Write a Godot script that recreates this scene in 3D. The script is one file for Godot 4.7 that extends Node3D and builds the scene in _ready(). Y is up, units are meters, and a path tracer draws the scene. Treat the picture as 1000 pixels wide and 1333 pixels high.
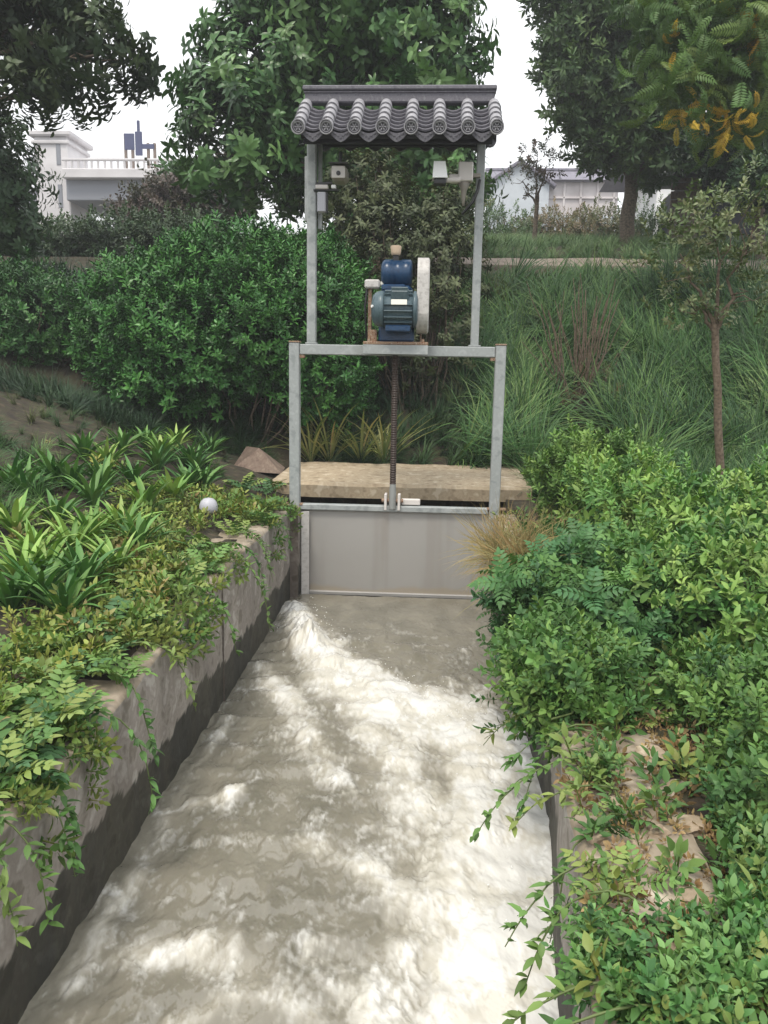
extends Node3D
# A sluice gate under a small tiled roof, water rushing through a concrete channel between overgrown banks, under an overcast sky.

const WATER := -0.78
const FOV := 66.0
var rng := RandomNumberGenerator.new()
var cam: Camera3D
var names := {}
var noise_a := FastNoiseLite.new()
var noise_b := FastNoiseLite.new()
var noise_c := FastNoiseLite.new()
var M := {}
var bare := Vector3(99, 0, 99)               # where the dry shrub stands, clear of grass
var S := {}

# ---------------------------------------------------------------- small helpers
func rf(a: float, b: float) -> float:
	return rng.randf_range(a, b)

func rdir() -> Vector3:
	var v := Vector3(rng.randfn(), rng.randfn(), rng.randfn())
	return v.normalized() if v.length() > 0.001 else Vector3.UP

func sstep(a: float, b: float, x: float) -> float:
	var t := clampf((x - a) / (b - a), 0.0, 1.0)
	return t * t * (3.0 - 2.0 * t)

func numbered(n: String) -> String:
	if not names.has(n):
		names[n] = 0
		return n
	names[n] += 1
	return "%s_%03d" % [n, names[n]]

func ray_of(px: float, py: float) -> Vector3:
	var f := 666.5 / tan(deg_to_rad(FOV / 2.0))
	return cam.basis * Vector3((px - 500.0) / f, -(py - 666.5) / f, -1.0)

func at(px: float, py: float, z: float) -> Vector3:          # pixel of the photograph -> point on the plane of that z
	var d := ray_of(px, py)
	return cam.position + d * ((z - cam.position.z) / d.z)

func on_level(px: float, py: float, y: float) -> Vector3:
	var d := ray_of(px, py)
	return cam.position + d * ((y - cam.position.y) / d.y)

func on_ground(px: float, py: float) -> Vector3:
	var d := ray_of(px, py).normalized()
	var t := 0.6
	while t < 60.0:
		var p := cam.position + d * t
		if p.y < hgt(p.x, p.z):
			return Vector3(p.x, hgt(p.x, p.z), p.z)
		t += 0.04
	return cam.position + d * 60.0

func tag(o: Node3D, label: String, category: String, group := "") -> void:
	o.set_meta("label", label)
	o.set_meta("category", category)
	if group != "":
		o.set_meta("group", group)

func thing(called: String, label: String, category: String, where := Vector3.ZERO, group := "") -> Node3D:
	var o := Node3D.new()
	o.name = numbered(called)
	add_child(o)
	o.position = where
	tag(o, label, category, group)
	return o

func part(parent: Node, called: String, mesh: Mesh, m: Material, xf := Transform3D.IDENTITY) -> MeshInstance3D:
	var o := MeshInstance3D.new()
	o.name = numbered(called) if parent == self else called
	o.mesh = mesh
	o.material_override = m
	o.transform = xf
	parent.add_child(o, true)
	return o

func structure(called: String, mesh: Mesh, m: Material) -> MeshInstance3D:
	var o := part(self, called, mesh, m)
	o.set_meta("kind", "structure")
	return o

func stt() -> SurfaceTool:
	var st := SurfaceTool.new()
	st.begin(Mesh.PRIMITIVE_TRIANGLES)
	st.set_smooth_group(-1)
	return st

func done(st: SurfaceTool) -> ArrayMesh:
	st.generate_normals()
	return st.commit()

func tri(st: SurfaceTool, a: Vector3, b: Vector3, c: Vector3, out: Vector3) -> void:
	var n := (a - c).cross(a - b)
	st.add_vertex(a)
	if n.dot(out) < 0.0:
		st.add_vertex(c)
		st.add_vertex(b)
	else:
		st.add_vertex(b)
		st.add_vertex(c)

func quad(st: SurfaceTool, a: Vector3, b: Vector3, c: Vector3, d: Vector3, out: Vector3) -> void:
	tri(st, a, b, c, out)
	tri(st, a, c, d, out)

func box(st: SurfaceTool, c: Vector3, s: Vector3, bev := 0.0, b := Basis.IDENTITY) -> void:
	var h := s / 2.0
	var e := minf(bev, minf(h.x, minf(h.y, h.z)) * 0.45)
	if e <= 0.0:
		e = 0.0005
	for ax in 3:
		for sg in [-1.0, 1.0]:
			var u := (ax + 1) % 3
			var v := (ax + 2) % 3
			var q := []
			for k in [[-1, -1], [1, -1], [1, 1], [-1, 1]]:
				var p := Vector3.ZERO
				p[ax] = sg * h[ax]
				p[u] = k[0] * (h[u] - e)
				p[v] = k[1] * (h[v] - e)
				q.append(c + b * p)
			var n := Vector3.ZERO
			n[ax] = sg
			quad(st, q[0], q[1], q[2], q[3], b * n)
	for ax in 3:                                     # the twelve chamfers
		var u := (ax + 1) % 3
		var v := (ax + 2) % 3
		for su in [-1.0, 1.0]:
			for sv in [-1.0, 1.0]:
				var p := [Vector3.ZERO, Vector3.ZERO, Vector3.ZERO, Vector3.ZERO]
				for k in 4:
					var w: Vector3 = p[k]
					w[ax] = (h[ax] - e) * (1.0 if k == 1 or k == 2 else -1.0)
					w[u] = su * (h[u] if k < 2 else h[u] - e)
					w[v] = sv * (h[v] - e if k < 2 else h[v])
					p[k] = c + b * w
				var n := Vector3.ZERO
				n[u] = su
				n[v] = sv
				quad(st, p[0], p[1], p[2], p[3], b * n)
	for sx in [-1.0, 1.0]:
		for sy in [-1.0, 1.0]:
			for sz in [-1.0, 1.0]:
				var n := Vector3(sx, sy, sz)
				tri(st, c + b * (n * Vector3(h.x, h.y - e, h.z - e)), c + b * (n * Vector3(h.x - e, h.y, h.z - e)), c + b * (n * Vector3(h.x - e, h.y - e, h.z)), b * n)

func tube(st: SurfaceTool, pts: Array, radii: Array, sides := 8, caps := true) -> void:
	st.set_smooth_group(0)
	var t0: Vector3 = (pts[1] - pts[0]).normalized()
	var u := t0.cross(Vector3(0.31, 0.2, 0.93) if absf(t0.z) < 0.9 else Vector3.UP).normalized()
	var rings := []
	for i in pts.size():
		var t: Vector3
		if i == 0:
			t = t0
		elif i == pts.size() - 1:
			t = (pts[i] - pts[i - 1]).normalized()
		else:
			t = (pts[i + 1] - pts[i - 1]).normalized()
		u = (u - t * u.dot(t)).normalized()
		var v := t.cross(u)
		var ring := []
		for k in sides:
			var a := TAU * k / sides
			ring.append(pts[i] + (u * cos(a) + v * sin(a)) * radii[i])
		rings.append(ring)
	for i in pts.size() - 1:
		for k in sides:
			var k2 := (k + 1) % sides
			quad(st, rings[i][k], rings[i + 1][k], rings[i + 1][k2], rings[i][k2], (rings[i][k] + rings[i][k2]) * 0.5 - pts[i])
	if caps:
		st.set_smooth_group(-1)
		for e in [0, pts.size() - 1]:
			var out: Vector3 = pts[0] - pts[1] if e == 0 else pts[e] - pts[e - 1]
			for k in sides:
				tri(st, pts[e], rings[e][k], rings[e][(k + 1) % sides], out)
	st.set_smooth_group(-1)

func lathe(st: SurfaceTool, prof: Array, sides: int, xf: Transform3D, smooth := true) -> void:   # prof: Vector2(radius, height)
	st.set_smooth_group(0 if smooth else -1)
	for i in prof.size() - 1:
		var p: Vector2 = prof[i]
		var q: Vector2 = prof[i + 1]
		for k in sides:
			var a := TAU * k / sides
			var b := TAU * (k + 1) / sides
			var ca := Vector3(cos(a), 0, sin(a))
			var cb := Vector3(cos(b), 0, sin(b))
			var out := (ca + cb) * (q.y - p.y) + Vector3.UP * 2.0 * (p.x - q.x)
			out = xf.basis * out
			var v0 := xf * (ca * p.x + Vector3.UP * p.y)
			var v1 := xf * (ca * q.x + Vector3.UP * q.y)
			var v2 := xf * (cb * q.x + Vector3.UP * q.y)
			var v3 := xf * (cb * p.x + Vector3.UP * p.y)
			if p.x > 0.0001:
				tri(st, v0, v1, v3, out)
			if q.x > 0.0001:
				tri(st, v3, v1, v2, out)
	st.set_smooth_group(-1)

func bar(a: Vector3, b: Vector3, w: float, bev := 0.006, up := Vector3(0, 0, 1)) -> ArrayMesh:   # square tube between two points
	var st := stt()
	var y := (b - a).normalized()
	var x := y.cross(up).normalized()
	box(st, (a + b) * 0.5, Vector3(w, a.distance_to(b), w), bev, Basis(x, y, x.cross(y)))
	return done(st)

func boxm(c: Vector3, s: Vector3, bev := 0.005, b := Basis.IDENTITY) -> ArrayMesh:
	var st := stt()
	box(st, c, s, bev, b)
	return done(st)

func rod(pts: Array, radii: Array, sides := 8) -> ArrayMesh:
	var st := stt()
	tube(st, pts, radii, sides)
	return done(st)

func boulder(s: Vector3, rough: float, seed_at: int, cells := 8) -> ArrayMesh:
	var st := stt()
	var g := []
	for i in cells + 1:
		var row := []
		for k in cells * 2 + 1:
			var th := PI * i / cells
			var ph := TAU * (k % (cells * 2)) / (cells * 2)
			var d := Vector3(sin(th) * cos(ph), cos(th), sin(th) * sin(ph))
			var e := Vector3(signf(d.x) * pow(absf(d.x), 0.7), signf(d.y) * pow(absf(d.y), 0.7), signf(d.z) * pow(absf(d.z), 0.7))
			row.append(e * s * (1.0 + rough * noise_a.get_noise_3dv(d * 60.0 + Vector3(seed_at * 37.0, 0, 0))))
		g.append(row)
	for i in cells:
		for k in cells * 2:
			quad(st, g[i][k], g[i + 1][k], g[i + 1][k + 1], g[i][k + 1], g[i][k] + g[i + 1][k + 1])
	return done(st)

# ---------------------------------------------------------------- materials
func ntex(size: int, freq: float, octaves: int, cols: Array, seed_at: int, stretch := 1.0) -> ImageTexture:   # noise drawn through a row of sRGB colours
	var n := FastNoiseLite.new()
	n.seed = seed_at
	n.frequency = freq
	n.fractal_octaves = octaves
	var im := n.get_seamless_image(size, size, false, false, 0.15)
	im.convert(Image.FORMAT_RGB8)
	var out := Image.create_empty(size, size, false, Image.FORMAT_RGB8)
	for y in size:
		for x in size:
			var v := im.get_pixel(x, int(y / stretch) % size).r
			var t := clampf((v - 0.2) / 0.6, 0.0, 0.999) * (cols.size() - 1)
			var k := int(t)
			out.set_pixel(x, y, (cols[k] as Color).lerp(cols[mini(k + 1, cols.size() - 1)], t - k))
	return ImageTexture.create_from_image(out)

func lin(r: float, g: float, b: float) -> Color:                # a linear base colour as the sRGB colour albedo_color wants
	return Color(r, g, b).linear_to_srgb()

func plain(c: Color, rough := 0.6, metal := 0.0) -> StandardMaterial3D:
	var m := StandardMaterial3D.new()
	m.albedo_color = c
	m.roughness = rough
	m.metallic = metal
	return m

func rough_stuff(cols: Array, freq: float, rough: float, scale: float, seed_at: int, relief := 0.0, size := 256, stretch := 1.0) -> StandardMaterial3D:
	var m := StandardMaterial3D.new()
	m.albedo_texture = ntex(size, freq, 5, cols, seed_at, stretch)
	m.roughness = rough
	m.uv1_triplanar = true
	m.uv1_world_triplanar = true
	m.uv1_scale = Vector3.ONE * scale
	if relief > 0.0:
		m.heightmap_enabled = true
		m.heightmap_texture = m.albedo_texture
		m.heightmap_scale = relief
	return m

func leafy(rough: float, through: Color) -> StandardMaterial3D:
	var m := StandardMaterial3D.new()
	m.albedo_color = Color.WHITE
	m.vertex_color_use_as_albedo = true
	m.roughness = rough
	m.metallic_specular = 0.4
	m.backlight_enabled = true
	m.backlight = through
	return m

func make_materials() -> void:
	M.leaf = leafy(0.5, Color(0.45, 0.5, 0.2))
	M.gloss_leaf = leafy(0.36, Color(0.3, 0.36, 0.14))
	M.grass = leafy(0.5, Color(0.35, 0.42, 0.2))
	M.bark = rough_stuff([lin(0.05, 0.04, 0.03), lin(0.12, 0.09, 0.065), lin(0.17, 0.14, 0.1)], 0.03, 0.9, 2.5, 4, 0.6)
	M.brown_bark = rough_stuff([lin(0.065, 0.045, 0.03), lin(0.125, 0.09, 0.06), lin(0.175, 0.135, 0.095)], 0.03, 0.85, 4.0, 5, 0.4)
	M.stem = plain(lin(0.12, 0.1, 0.045), 0.7)
	M.green_stem = plain(lin(0.1, 0.14, 0.04), 0.6)
	M.soil = rough_stuff([lin(0.018, 0.014, 0.009), lin(0.046, 0.034, 0.022), lin(0.034, 0.034, 0.015), lin(0.085, 0.062, 0.04)], 0.02, 0.95, 0.7, 6, 4.0, 512)
	M.concrete = rough_stuff([lin(0.26, 0.2, 0.13), lin(0.4, 0.32, 0.22), lin(0.34, 0.27, 0.18), lin(0.5, 0.42, 0.31)], 0.014, 0.9, 0.9, 7, 0.7, 512)
	M.wall = rough_stuff([Color(0.72, 0.7, 0.67), Color(0.9, 0.89, 0.88), Color(0.82, 0.8, 0.79), Color(1, 1, 1)], 0.012, 0.8, 1.1, 8, 0.5, 512)
	M.wall.vertex_color_use_as_albedo = true
	M.steel = rough_stuff([lin(0.24, 0.26, 0.26), lin(0.33, 0.35, 0.35), lin(0.3, 0.32, 0.32), lin(0.37, 0.39, 0.39)], 0.02, 0.5, 1.6, 9, 0.03)
	M.gate = rough_stuff([lin(0.31, 0.3, 0.285), lin(0.33, 0.32, 0.305), lin(0.345, 0.335, 0.32)], 0.006, 0.5, 0.5, 10, 0.0, 512)
	M.plate_paint = plain(Color.WHITE, 0.5)
	M.plate_paint.vertex_color_use_as_albedo = true
	M.rust = rough_stuff([lin(0.16, 0.06, 0.03), lin(0.3, 0.24, 0.18), lin(0.25, 0.13, 0.07), lin(0.38, 0.34, 0.28)], 0.03, 0.85, 5.0, 11, 0.2)
	M.dark_rod = rough_stuff([lin(0.02, 0.013, 0.01), lin(0.05, 0.03, 0.022), lin(0.035, 0.022, 0.018)], 0.03, 0.5, 6.0, 12)
	M.rod_end = plain(lin(0.3, 0.31, 0.3), 0.5, 0.3)
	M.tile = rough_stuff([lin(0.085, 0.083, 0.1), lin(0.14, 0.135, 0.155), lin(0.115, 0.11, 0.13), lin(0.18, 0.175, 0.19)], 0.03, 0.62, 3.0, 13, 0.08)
	M.cover_tile = rough_stuff([lin(0.2, 0.195, 0.215), lin(0.33, 0.325, 0.345), lin(0.25, 0.245, 0.265), lin(0.42, 0.415, 0.43)], 0.025, 0.6, 4.0, 14, 0.08)  # paler bluish tone paints in the sky's reflection on the tile tops
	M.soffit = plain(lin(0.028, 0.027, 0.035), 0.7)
	M.blue = rough_stuff([lin(0.008, 0.032, 0.08), lin(0.013, 0.052, 0.125), lin(0.01, 0.042, 0.1)], 0.02, 0.32, 4.0, 15)
	M.motor = rough_stuff([lin(0.05, 0.085, 0.105), lin(0.09, 0.135, 0.155), lin(0.07, 0.11, 0.13)], 0.02, 0.38, 5.0, 16)
	M.guard = rough_stuff([lin(0.4, 0.38, 0.36), lin(0.55, 0.53, 0.51), lin(0.48, 0.46, 0.44)], 0.02, 0.5, 4.0, 17)
	M.cream = plain(lin(0.66, 0.5, 0.36), 0.6)
	M.plate = plain(lin(0.75, 0.74, 0.66), 0.4)
	M.bright = plain(lin(0.92, 0.92, 0.92), 0.35)  # a lighter white for the hood, standing in for reflected sky light
	M.white = plain(lin(0.8, 0.8, 0.8), 0.4)
	M.offwhite = plain(lin(0.62, 0.58, 0.55), 0.5)
	M.beige = plain(lin(0.26, 0.235, 0.2), 0.5)
	M.black = plain(lin(0.012, 0.012, 0.013), 0.35)
	M.darkgrey = plain(lin(0.06, 0.06, 0.062), 0.6)
	M.greybox = plain(lin(0.42, 0.42, 0.46), 0.45)
	M.stone = rough_stuff([lin(0.2, 0.15, 0.1), lin(0.36, 0.28, 0.2), lin(0.28, 0.22, 0.15), lin(0.44, 0.37, 0.27)], 0.02, 0.92, 2.5, 18, 0.6)
	M.brownstone = rough_stuff([lin(0.11, 0.075, 0.06), lin(0.2, 0.145, 0.11), lin(0.15, 0.11, 0.085), lin(0.26, 0.2, 0.15)], 0.02, 0.9, 2.0, 19, 0.5)
	M.path = rough_stuff([lin(0.15, 0.115, 0.09), lin(0.24, 0.195, 0.16), lin(0.2, 0.16, 0.13)], 0.02, 0.9, 1.0, 20, 0.3)
	M.plaster = rough_stuff([lin(0.5, 0.46, 0.46), lin(0.62, 0.58, 0.58), lin(0.57, 0.53, 0.53)], 0.01, 0.9, 0.12, 21)
	M.blueplaster = rough_stuff([lin(0.42, 0.46, 0.5), lin(0.54, 0.58, 0.62), lin(0.48, 0.52, 0.56)], 0.01, 0.9, 0.12, 22)
	M.roofgrey = rough_stuff([lin(0.14, 0.13, 0.17), lin(0.2, 0.19, 0.23)], 0.02, 0.8, 0.4, 23)
	M.bridge = rough_stuff([lin(0.55, 0.53, 0.54), lin(0.68, 0.66, 0.67)], 0.01, 0.85, 0.15, 24)
	M.girder = plain(lin(0.22, 0.23, 0.26), 0.8)
	M.signblue = plain(lin(0.035, 0.045, 0.12), 0.6)
	M.planks = rough_stuff([lin(0.1, 0.075, 0.06), lin(0.2, 0.15, 0.12), lin(0.15, 0.11, 0.09)], 0.03, 0.85, 1.0, 25)
	M.shedroof = plain(lin(0.018, 0.02, 0.03), 0.6)
	M.straw = leafy(0.7, Color(0.3, 0.28, 0.15))
	M.water = StandardMaterial3D.new()
	M.water.vertex_color_use_as_albedo = true
	M.water.roughness = 0.1
	M.water.metallic_specular = 0.5
	M.water.heightmap_enabled = true
	M.water.heightmap_texture = ntex(512, 0.025, 4, [Color.BLACK, Color.WHITE], 31)
	M.water.heightmap_scale = 0.14
	M.water.uv1_triplanar = true
	M.water.uv1_world_triplanar = true
	M.water.uv1_scale = Vector3(1.3, 1.3, 0.8)

# ---------------------------------------------------------------- leaves and sprigs
func leaf(st: SurfaceTool, base: Vector3, dir: Vector3, up: Vector3, l: float, w: float, droop: float, fold: float, c: Color, pointed := 0.62) -> void:
	var side := dir.cross(up)
	if side.length() < 0.05:
		side = dir.cross(Vector3(0.7, 0.1, 0.7))
	side = side.normalized()
	var n := side.cross(dir).normalized()
	var c0 := base + dir * l * 0.13 - n * droop * l * 0.02
	var c1 := base + dir * l * 0.42 - n * droop * l * 0.17
	var c2 := base + dir * l * 0.76 - n * droop * l * 0.55
	var tip := base + dir * l - n * droop * l
	st.set_color(c)
	st.set_smooth_group(0)
	for s in [-1.0, 1.0]:
		var e0: Vector3 = c0 + (side * s + n * fold) * w * 0.31
		var e1: Vector3 = c1 + (side * s + n * fold) * w * 0.5
		var e2: Vector3 = c2 + (side * s + n * fold) * w * pointed * 0.5
		tri(st, base, e0, c0, n)
		quad(st, e0, e1, c1, c0, n)
		quad(st, e1, e2, c2, c1, n)
		tri(st, e2, tip, c2, n)

func blade(st: SurfaceTool, base: Vector3, az: float, lean: float, bend: float, l: float, w: float, c: Color, segs := 5, fold := 0.35, profile := 0) -> void:   # an arching strap
	st.set_color(c)
	st.set_smooth_group(0)
	var h := Vector3(cos(az), 0, sin(az))
	var side := Vector3(-sin(az), 0, cos(az))
	var p := base
	var ang := lean
	var prev := []
	for i in segs + 1:
		var t := float(i) / segs
		var ww := w * (1.0 - pow(t, 2.4)) * (0.55 + 0.45 * minf(1.0, t * 3.0)) if profile == 0 else w * sin(PI * clampf(0.06 + t * 0.94, 0.0, 1.0)) 
		var d := h * sin(ang) + Vector3.UP * cos(ang)
		var n := -h * cos(ang) + Vector3.UP * sin(ang)
		var row := [p - side * ww * 0.5 + n * fold * ww * 0.5, p, p + side * ww * 0.5 + n * fold * ww * 0.5]
		if i > 0:
			quad(st, prev[0], row[0], row[1], prev[1], n)
			quad(st, prev[1], row[1], row[2], prev[2], n)
		prev = row
		p += d * l / segs
		ang += bend / segs

func vary(a: float, b: float) -> Color:
	var v := rf(a, b)
	return Color(v * rf(0.92, 1.12), v, v * rf(0.85, 1.1))

func sprig_broad(n: int, l: float, w: float, stem: float, spread: float) -> ArrayMesh:
	var st := stt()
	for i in n:
		var t := float(i + 1) / n
		var az := i * 2.4 + rf(-0.4, 0.4)
		var el := lerpf(0.1, 1.1, t) * rf(0.8, 1.2)
		var d := Vector3(cos(az) * cos(el), sin(el), sin(az) * cos(el)).normalized()
		leaf(st, Vector3(cos(az), 0, sin(az)) * spread + Vector3.UP * stem * t, d, Vector3.UP, l * rf(0.7, 1.1), w * rf(0.8, 1.15), rf(0.05, 0.35), rf(0.1, 0.35), vary(0.75, 1.25))
	st.set_color(Color(0.7, 0.6, 0.4))
	tube(st, [Vector3.ZERO, Vector3(0, stem, 0)], [0.0025, 0.0012], 3, false)
	return done(st)

func sprig_lance(n: int, l: float, w: float, stem: float, droop: float) -> ArrayMesh:
	var st := stt()
	for i in n:
		var t := float(i + 1) / n
		var az := i * 2.4 + rf(-0.4, 0.4)
		var el := lerpf(-0.35, 0.7, t) * rf(0.6, 1.2)
		var d := Vector3(cos(az) * cos(el), sin(el), sin(az) * cos(el)).normalized()
		leaf(st, Vector3.UP * stem * (0.3 + 0.7 * t), d, Vector3.UP, l * rf(0.65, 1.1), w * rf(0.8, 1.15), droop * rf(0.5, 1.3), rf(0.1, 0.3), vary(0.7, 1.3), 0.85)
	st.set_color(Color(0.7, 0.55, 0.4))
	tube(st, [Vector3.ZERO, Vector3(0, stem, 0)], [0.004, 0.002], 3, false)
	return done(st)

func sprig_pinnate(pairs: int, l: float, ll: float, lw: float, droop: float, fronds := 1) -> ArrayMesh:
	var st := stt()
	for f in fronds:
		var az := TAU * f / fronds + rf(-0.3, 0.3)
		var h := Vector3(cos(az), 0, sin(az))
		var ang := 0.35 if fronds > 1 else 0.2
		var p := Vector3.ZERO
		var tone := vary(0.85, 1.15)
		var pts := [p]
		var rad := [0.003]
		for i in pairs:
			var t := float(i + 1) / pairs
			ang += droop / pairs
			var d := h * sin(ang) + Vector3.UP * cos(ang)
			p += d * l / pairs
			pts.append(p)
			rad.append(0.003 * (1.0 - 0.7 * t))
			var n := -h * cos(ang) + Vector3.UP * sin(ang)
			var side := d.cross(n)
			for s in [-1.0, 1.0]:
				leaf(st, p, (side * s + d * 0.55).normalized(), n, ll * (0.55 + 0.9 * t * (1.0 - t) * 2.0) * rf(0.85, 1.1), lw, rf(0.1, 0.4), 0.2, tone * rf(0.85, 1.15))
		leaf(st, p, (h * sin(ang) + Vector3.UP * cos(ang)), Vector3.UP, ll * 0.8, lw, 0.2, 0.2, tone)
		st.set_color(Color(0.8, 0.8, 0.5))
		tube(st, pts, rad, 3, false)
	return done(st)

func tuft(n: int, l: float, w: float, lean: float, bend: float, one_way := 0.0) -> ArrayMesh:
	var st := stt()
	for i in n:
		var az := rf(0, TAU) * (1.0 - one_way) if rng.randf() > one_way else rf(-0.9, 0.9)
		blade(st, Vector3(rf(-0.05, 0.05), 0, rf(-0.05, 0.05)), az, rf(0.05, lean), rf(0.4, bend), l * rf(0.6, 1.15), w * rf(0.7, 1.2), vary(0.65, 1.35), 5)
	return done(st)

func make_sprigs() -> void:
	S.broad = []
	S.lance = []
	S.pinnate = []
	S.fern = []
	S.tiny = []
	S.tuft = []
	S.dry = []
	S.small = []
	S.long = []
	for k in 3:
		S.broad.append(sprig_broad(11, 0.085, 0.034, 0.1, 0.008))
		S.small.append(sprig_broad(12, 0.05, 0.026, 0.13, 0.006))
		S.lance.append(sprig_lance(12, 0.17, 0.062, 0.3, 0.45))
		S.pinnate.append(sprig_pinnate(13, 0.38, 0.085, 0.022, 1.5))
		S.fern.append(sprig_pinnate(6, 0.17, 0.06, 0.022, 1.1, 4))
		S.tiny.append(sprig_broad(14, 0.03, 0.014, 0.05, 0.012))
		S.tuft.append(tuft(40, 0.5, 0.013, 0.7, 1.9, 0.35))
		S.long.append(tuft(46, 0.95, 0.016, 0.9, 3.0, 0.55))
		S.dry.append(tuft(46, 0.55, 0.008, 1.0, 2.2, 0.2))

func scatter(parent: Node, called: String, meshes: Array, m: Material, items: Array) -> void:   # items: [Transform3D, Color]; one multimesh for each variant
	var by := []
	for k in meshes.size():
		by.append([])
	for i in items.size():
		by[i % meshes.size()].append(items[i])
	for k in meshes.size():
		if by[k].is_empty():
			continue
		var mm := MultiMesh.new()
		mm.transform_format = MultiMesh.TRANSFORM_3D
		mm.use_colors = true
		mm.mesh = meshes[k]
		mm.instance_count = by[k].size()
		for i in by[k].size():
			mm.set_instance_transform(i, by[k][i][0])
			mm.set_instance_color(i, by[k][i][1])
		var o := MultiMeshInstance3D.new()
		o.name = called
		o.multimesh = mm
		o.material_override = m
		parent.add_child(o, true)
		o.set_meta("kind", "stuff")

func frame_y(d: Vector3, roll: float, s: float) -> Basis:
	var y := d.normalized()
	var x := y.cross(Vector3(0.3, 0.1, 0.9) if absf(y.z) < 0.9 else Vector3(1, 0, 0)).normalized()
	return Basis(y, roll) * Basis(x, y, x.cross(y)).scaled_local(Vector3.ONE * s)

func pick(pal: Array) -> Color:
	var t := rng.randf() * (pal.size() - 1)
	var k := int(t)
	return (pal[k] as Color).lerp(pal[mini(k + 1, pal.size() - 1)], t - k)

func in_lobes(lobes: Array, clusters: int, per: int, spread: float, smin: float, smax: float, pal: Array, outward := 0.7, up := 0.5, shell := 0.5, floor_it := true) -> Array:
	var total := 0.0
	for lb in lobes:
		total += pow(lb[1].x * lb[1].y * lb[1].z, 0.667)
	var items := []
	for lb in lobes:
		var n := int(round(clusters * pow(lb[1].x * lb[1].y * lb[1].z, 0.667) / total))
		for i in n:
			var d := rdir()
			var r := lerpf(shell, 1.0, sqrt(rng.randf())) * (1.0 + 0.38 * noise_a.get_noise_3dv((lb[0] + d * lb[1]) * 22.0))
			var p: Vector3 = lb[0] + d * lb[1] * r
			var col := pick(pal)
			for k in per:
				var q := p + Vector3(rng.randfn(), rng.randfn(), rng.randfn()) * spread
				if floor_it and q.y < hgt(q.x, q.z) + 0.01:
					q.y = hgt(q.x, q.z) + rf(0.01, 0.05)
				var o := d * outward + Vector3.UP * up + rdir() * 0.55
				items.append([Transform3D(frame_y(o, rf(0, TAU), rf(smin, smax)), q - Vector3.ZERO), col * rf(0.82, 1.2)])
	return items

func moved(items: Array, origin: Vector3) -> Array:
	for it in items:
		it[0].origin -= origin
	return items

func limb(a: Vector3, b: Vector3, r0: float, r1: float, wob: float, sides := 7, n := 6) -> ArrayMesh:
	var pts := []
	var rad := []
	for i in n + 1:
		var t := float(i) / n
		pts.append(a.lerp(b, t) + Vector3(rf(-1, 1), rf(-0.5, 0.5), rf(-1, 1)) * wob * sin(PI * t))
		rad.append(lerpf(r0, r1, pow(t, 0.8)))
	return rod(pts, rad, sides)

func tree(label: String, called: String, base: Vector3, fork: Vector3, r0: float, r1: float, lobes: Array, bark: Material, meshes: Array, lm: Material, clusters: int, per: int, spread: float, smin: float, smax: float, pal: Array, outward := 0.6, up := 0.2, shell := 0.35, category := "tree") -> Node3D:
	var t := thing(called, label, category, base)
	part(t, "trunk", limb(Vector3(0, -0.15, 0), fork - base, r0, r1, r0 * 0.22, 9, 7), bark)
	for lb in lobes:
		var end: Vector3 = lb[0] - base
		part(t, "branch", limb(fork - base + Vector3(0, -r1 * 0.5, 0), end, r1 * 0.75, r1 * 0.16, end.distance_to(fork - base) * 0.07, 6, 6), bark)
		for k in 3:
			var tip: Vector3 = end + rdir() * lb[1] * 0.75
			part(t, "twig", limb((fork - base).lerp(end, rf(0.55, 0.95)), tip, r1 * 0.22, r1 * 0.06, 0.1, 4, 4), bark)
	scatter(t, "crown", meshes, lm, moved(in_lobes(lobes, clusters, per, spread, smin, smax, pal, outward, up, shell), base))
	return t

func bush(label: String, called: String, base: Vector3, lobes: Array, meshes: Array, lm: Material, clusters: int, per: int, spread: float, smin: float, smax: float, pal: Array, outward := 0.8, up := 0.6, shell := 0.55, stems := 5, group := "") -> Node3D:
	var t := thing(called, label, "shrub", base, group)
	for lb in lobes:
		for k in stems:
			var end: Vector3 = lb[0] - base + rdir() * lb[1] * 0.6
			part(t, "stem", limb(Vector3(rf(-0.1, 0.1) + end.x * 0.4, minf(end.y, maxf(-0.08, hgt(base.x + end.x * 0.4, base.z + end.z * 0.4)) - base.y) - 0.03, rf(-0.1, 0.1) + end.z * 0.4), end, 0.016 if lb[1].y > 0.3 else 0.005, 0.005 if lb[1].y > 0.3 else 0.002, 0.05, 5, 4), M.bark if lb[1].y > 0.3 else M.green_stem)
	scatter(t, "foliage", meshes, lm, moved(in_lobes(lobes, clusters, per, spread, smin, smax, pal, outward, up, shell), base))
	return t

# ---------------------------------------------------------------- the land
func hgt(x: float, z: float) -> float:
	if x > -1.0 and x < face_x(z, true) + 0.17 and z > -7.75:
		return -1.7
	var h := 0.0
	if x < 0.0:
		var d := maxf(0.0, -1.15 - x)
		h += (0.06 + 0.24 * sstep(-2.5, -7.5, z)) * minf(d, 5.0)
	else:
		h += 0.05 * minf(maxf(0.0, x - 1.1), 5.0)
	h -= 0.15 * sstep(-4.8, -2.5, z) * (1.0 - clampf((absf(x) - 1.2) / 3.0, 0.0, 1.0))
	var s := clampf((-z - 8.7) / 4.8, 0.0, 1.0)
	h = lerpf(h, 2.85, lerpf(s, s * s * (3.0 - 2.0 * s), 0.35))
	h += 0.3 * sstep(-13.5, -14.5, z) + 0.5 * sstep(-14.5, -16.2, z) + 0.75 * sstep(-16.0, -21.0, z)
	h += 0.035 * noise_a.get_noise_2d(x * 55.0, z * 55.0) * sstep(-1.2, -3.0, z)
	return h

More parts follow.
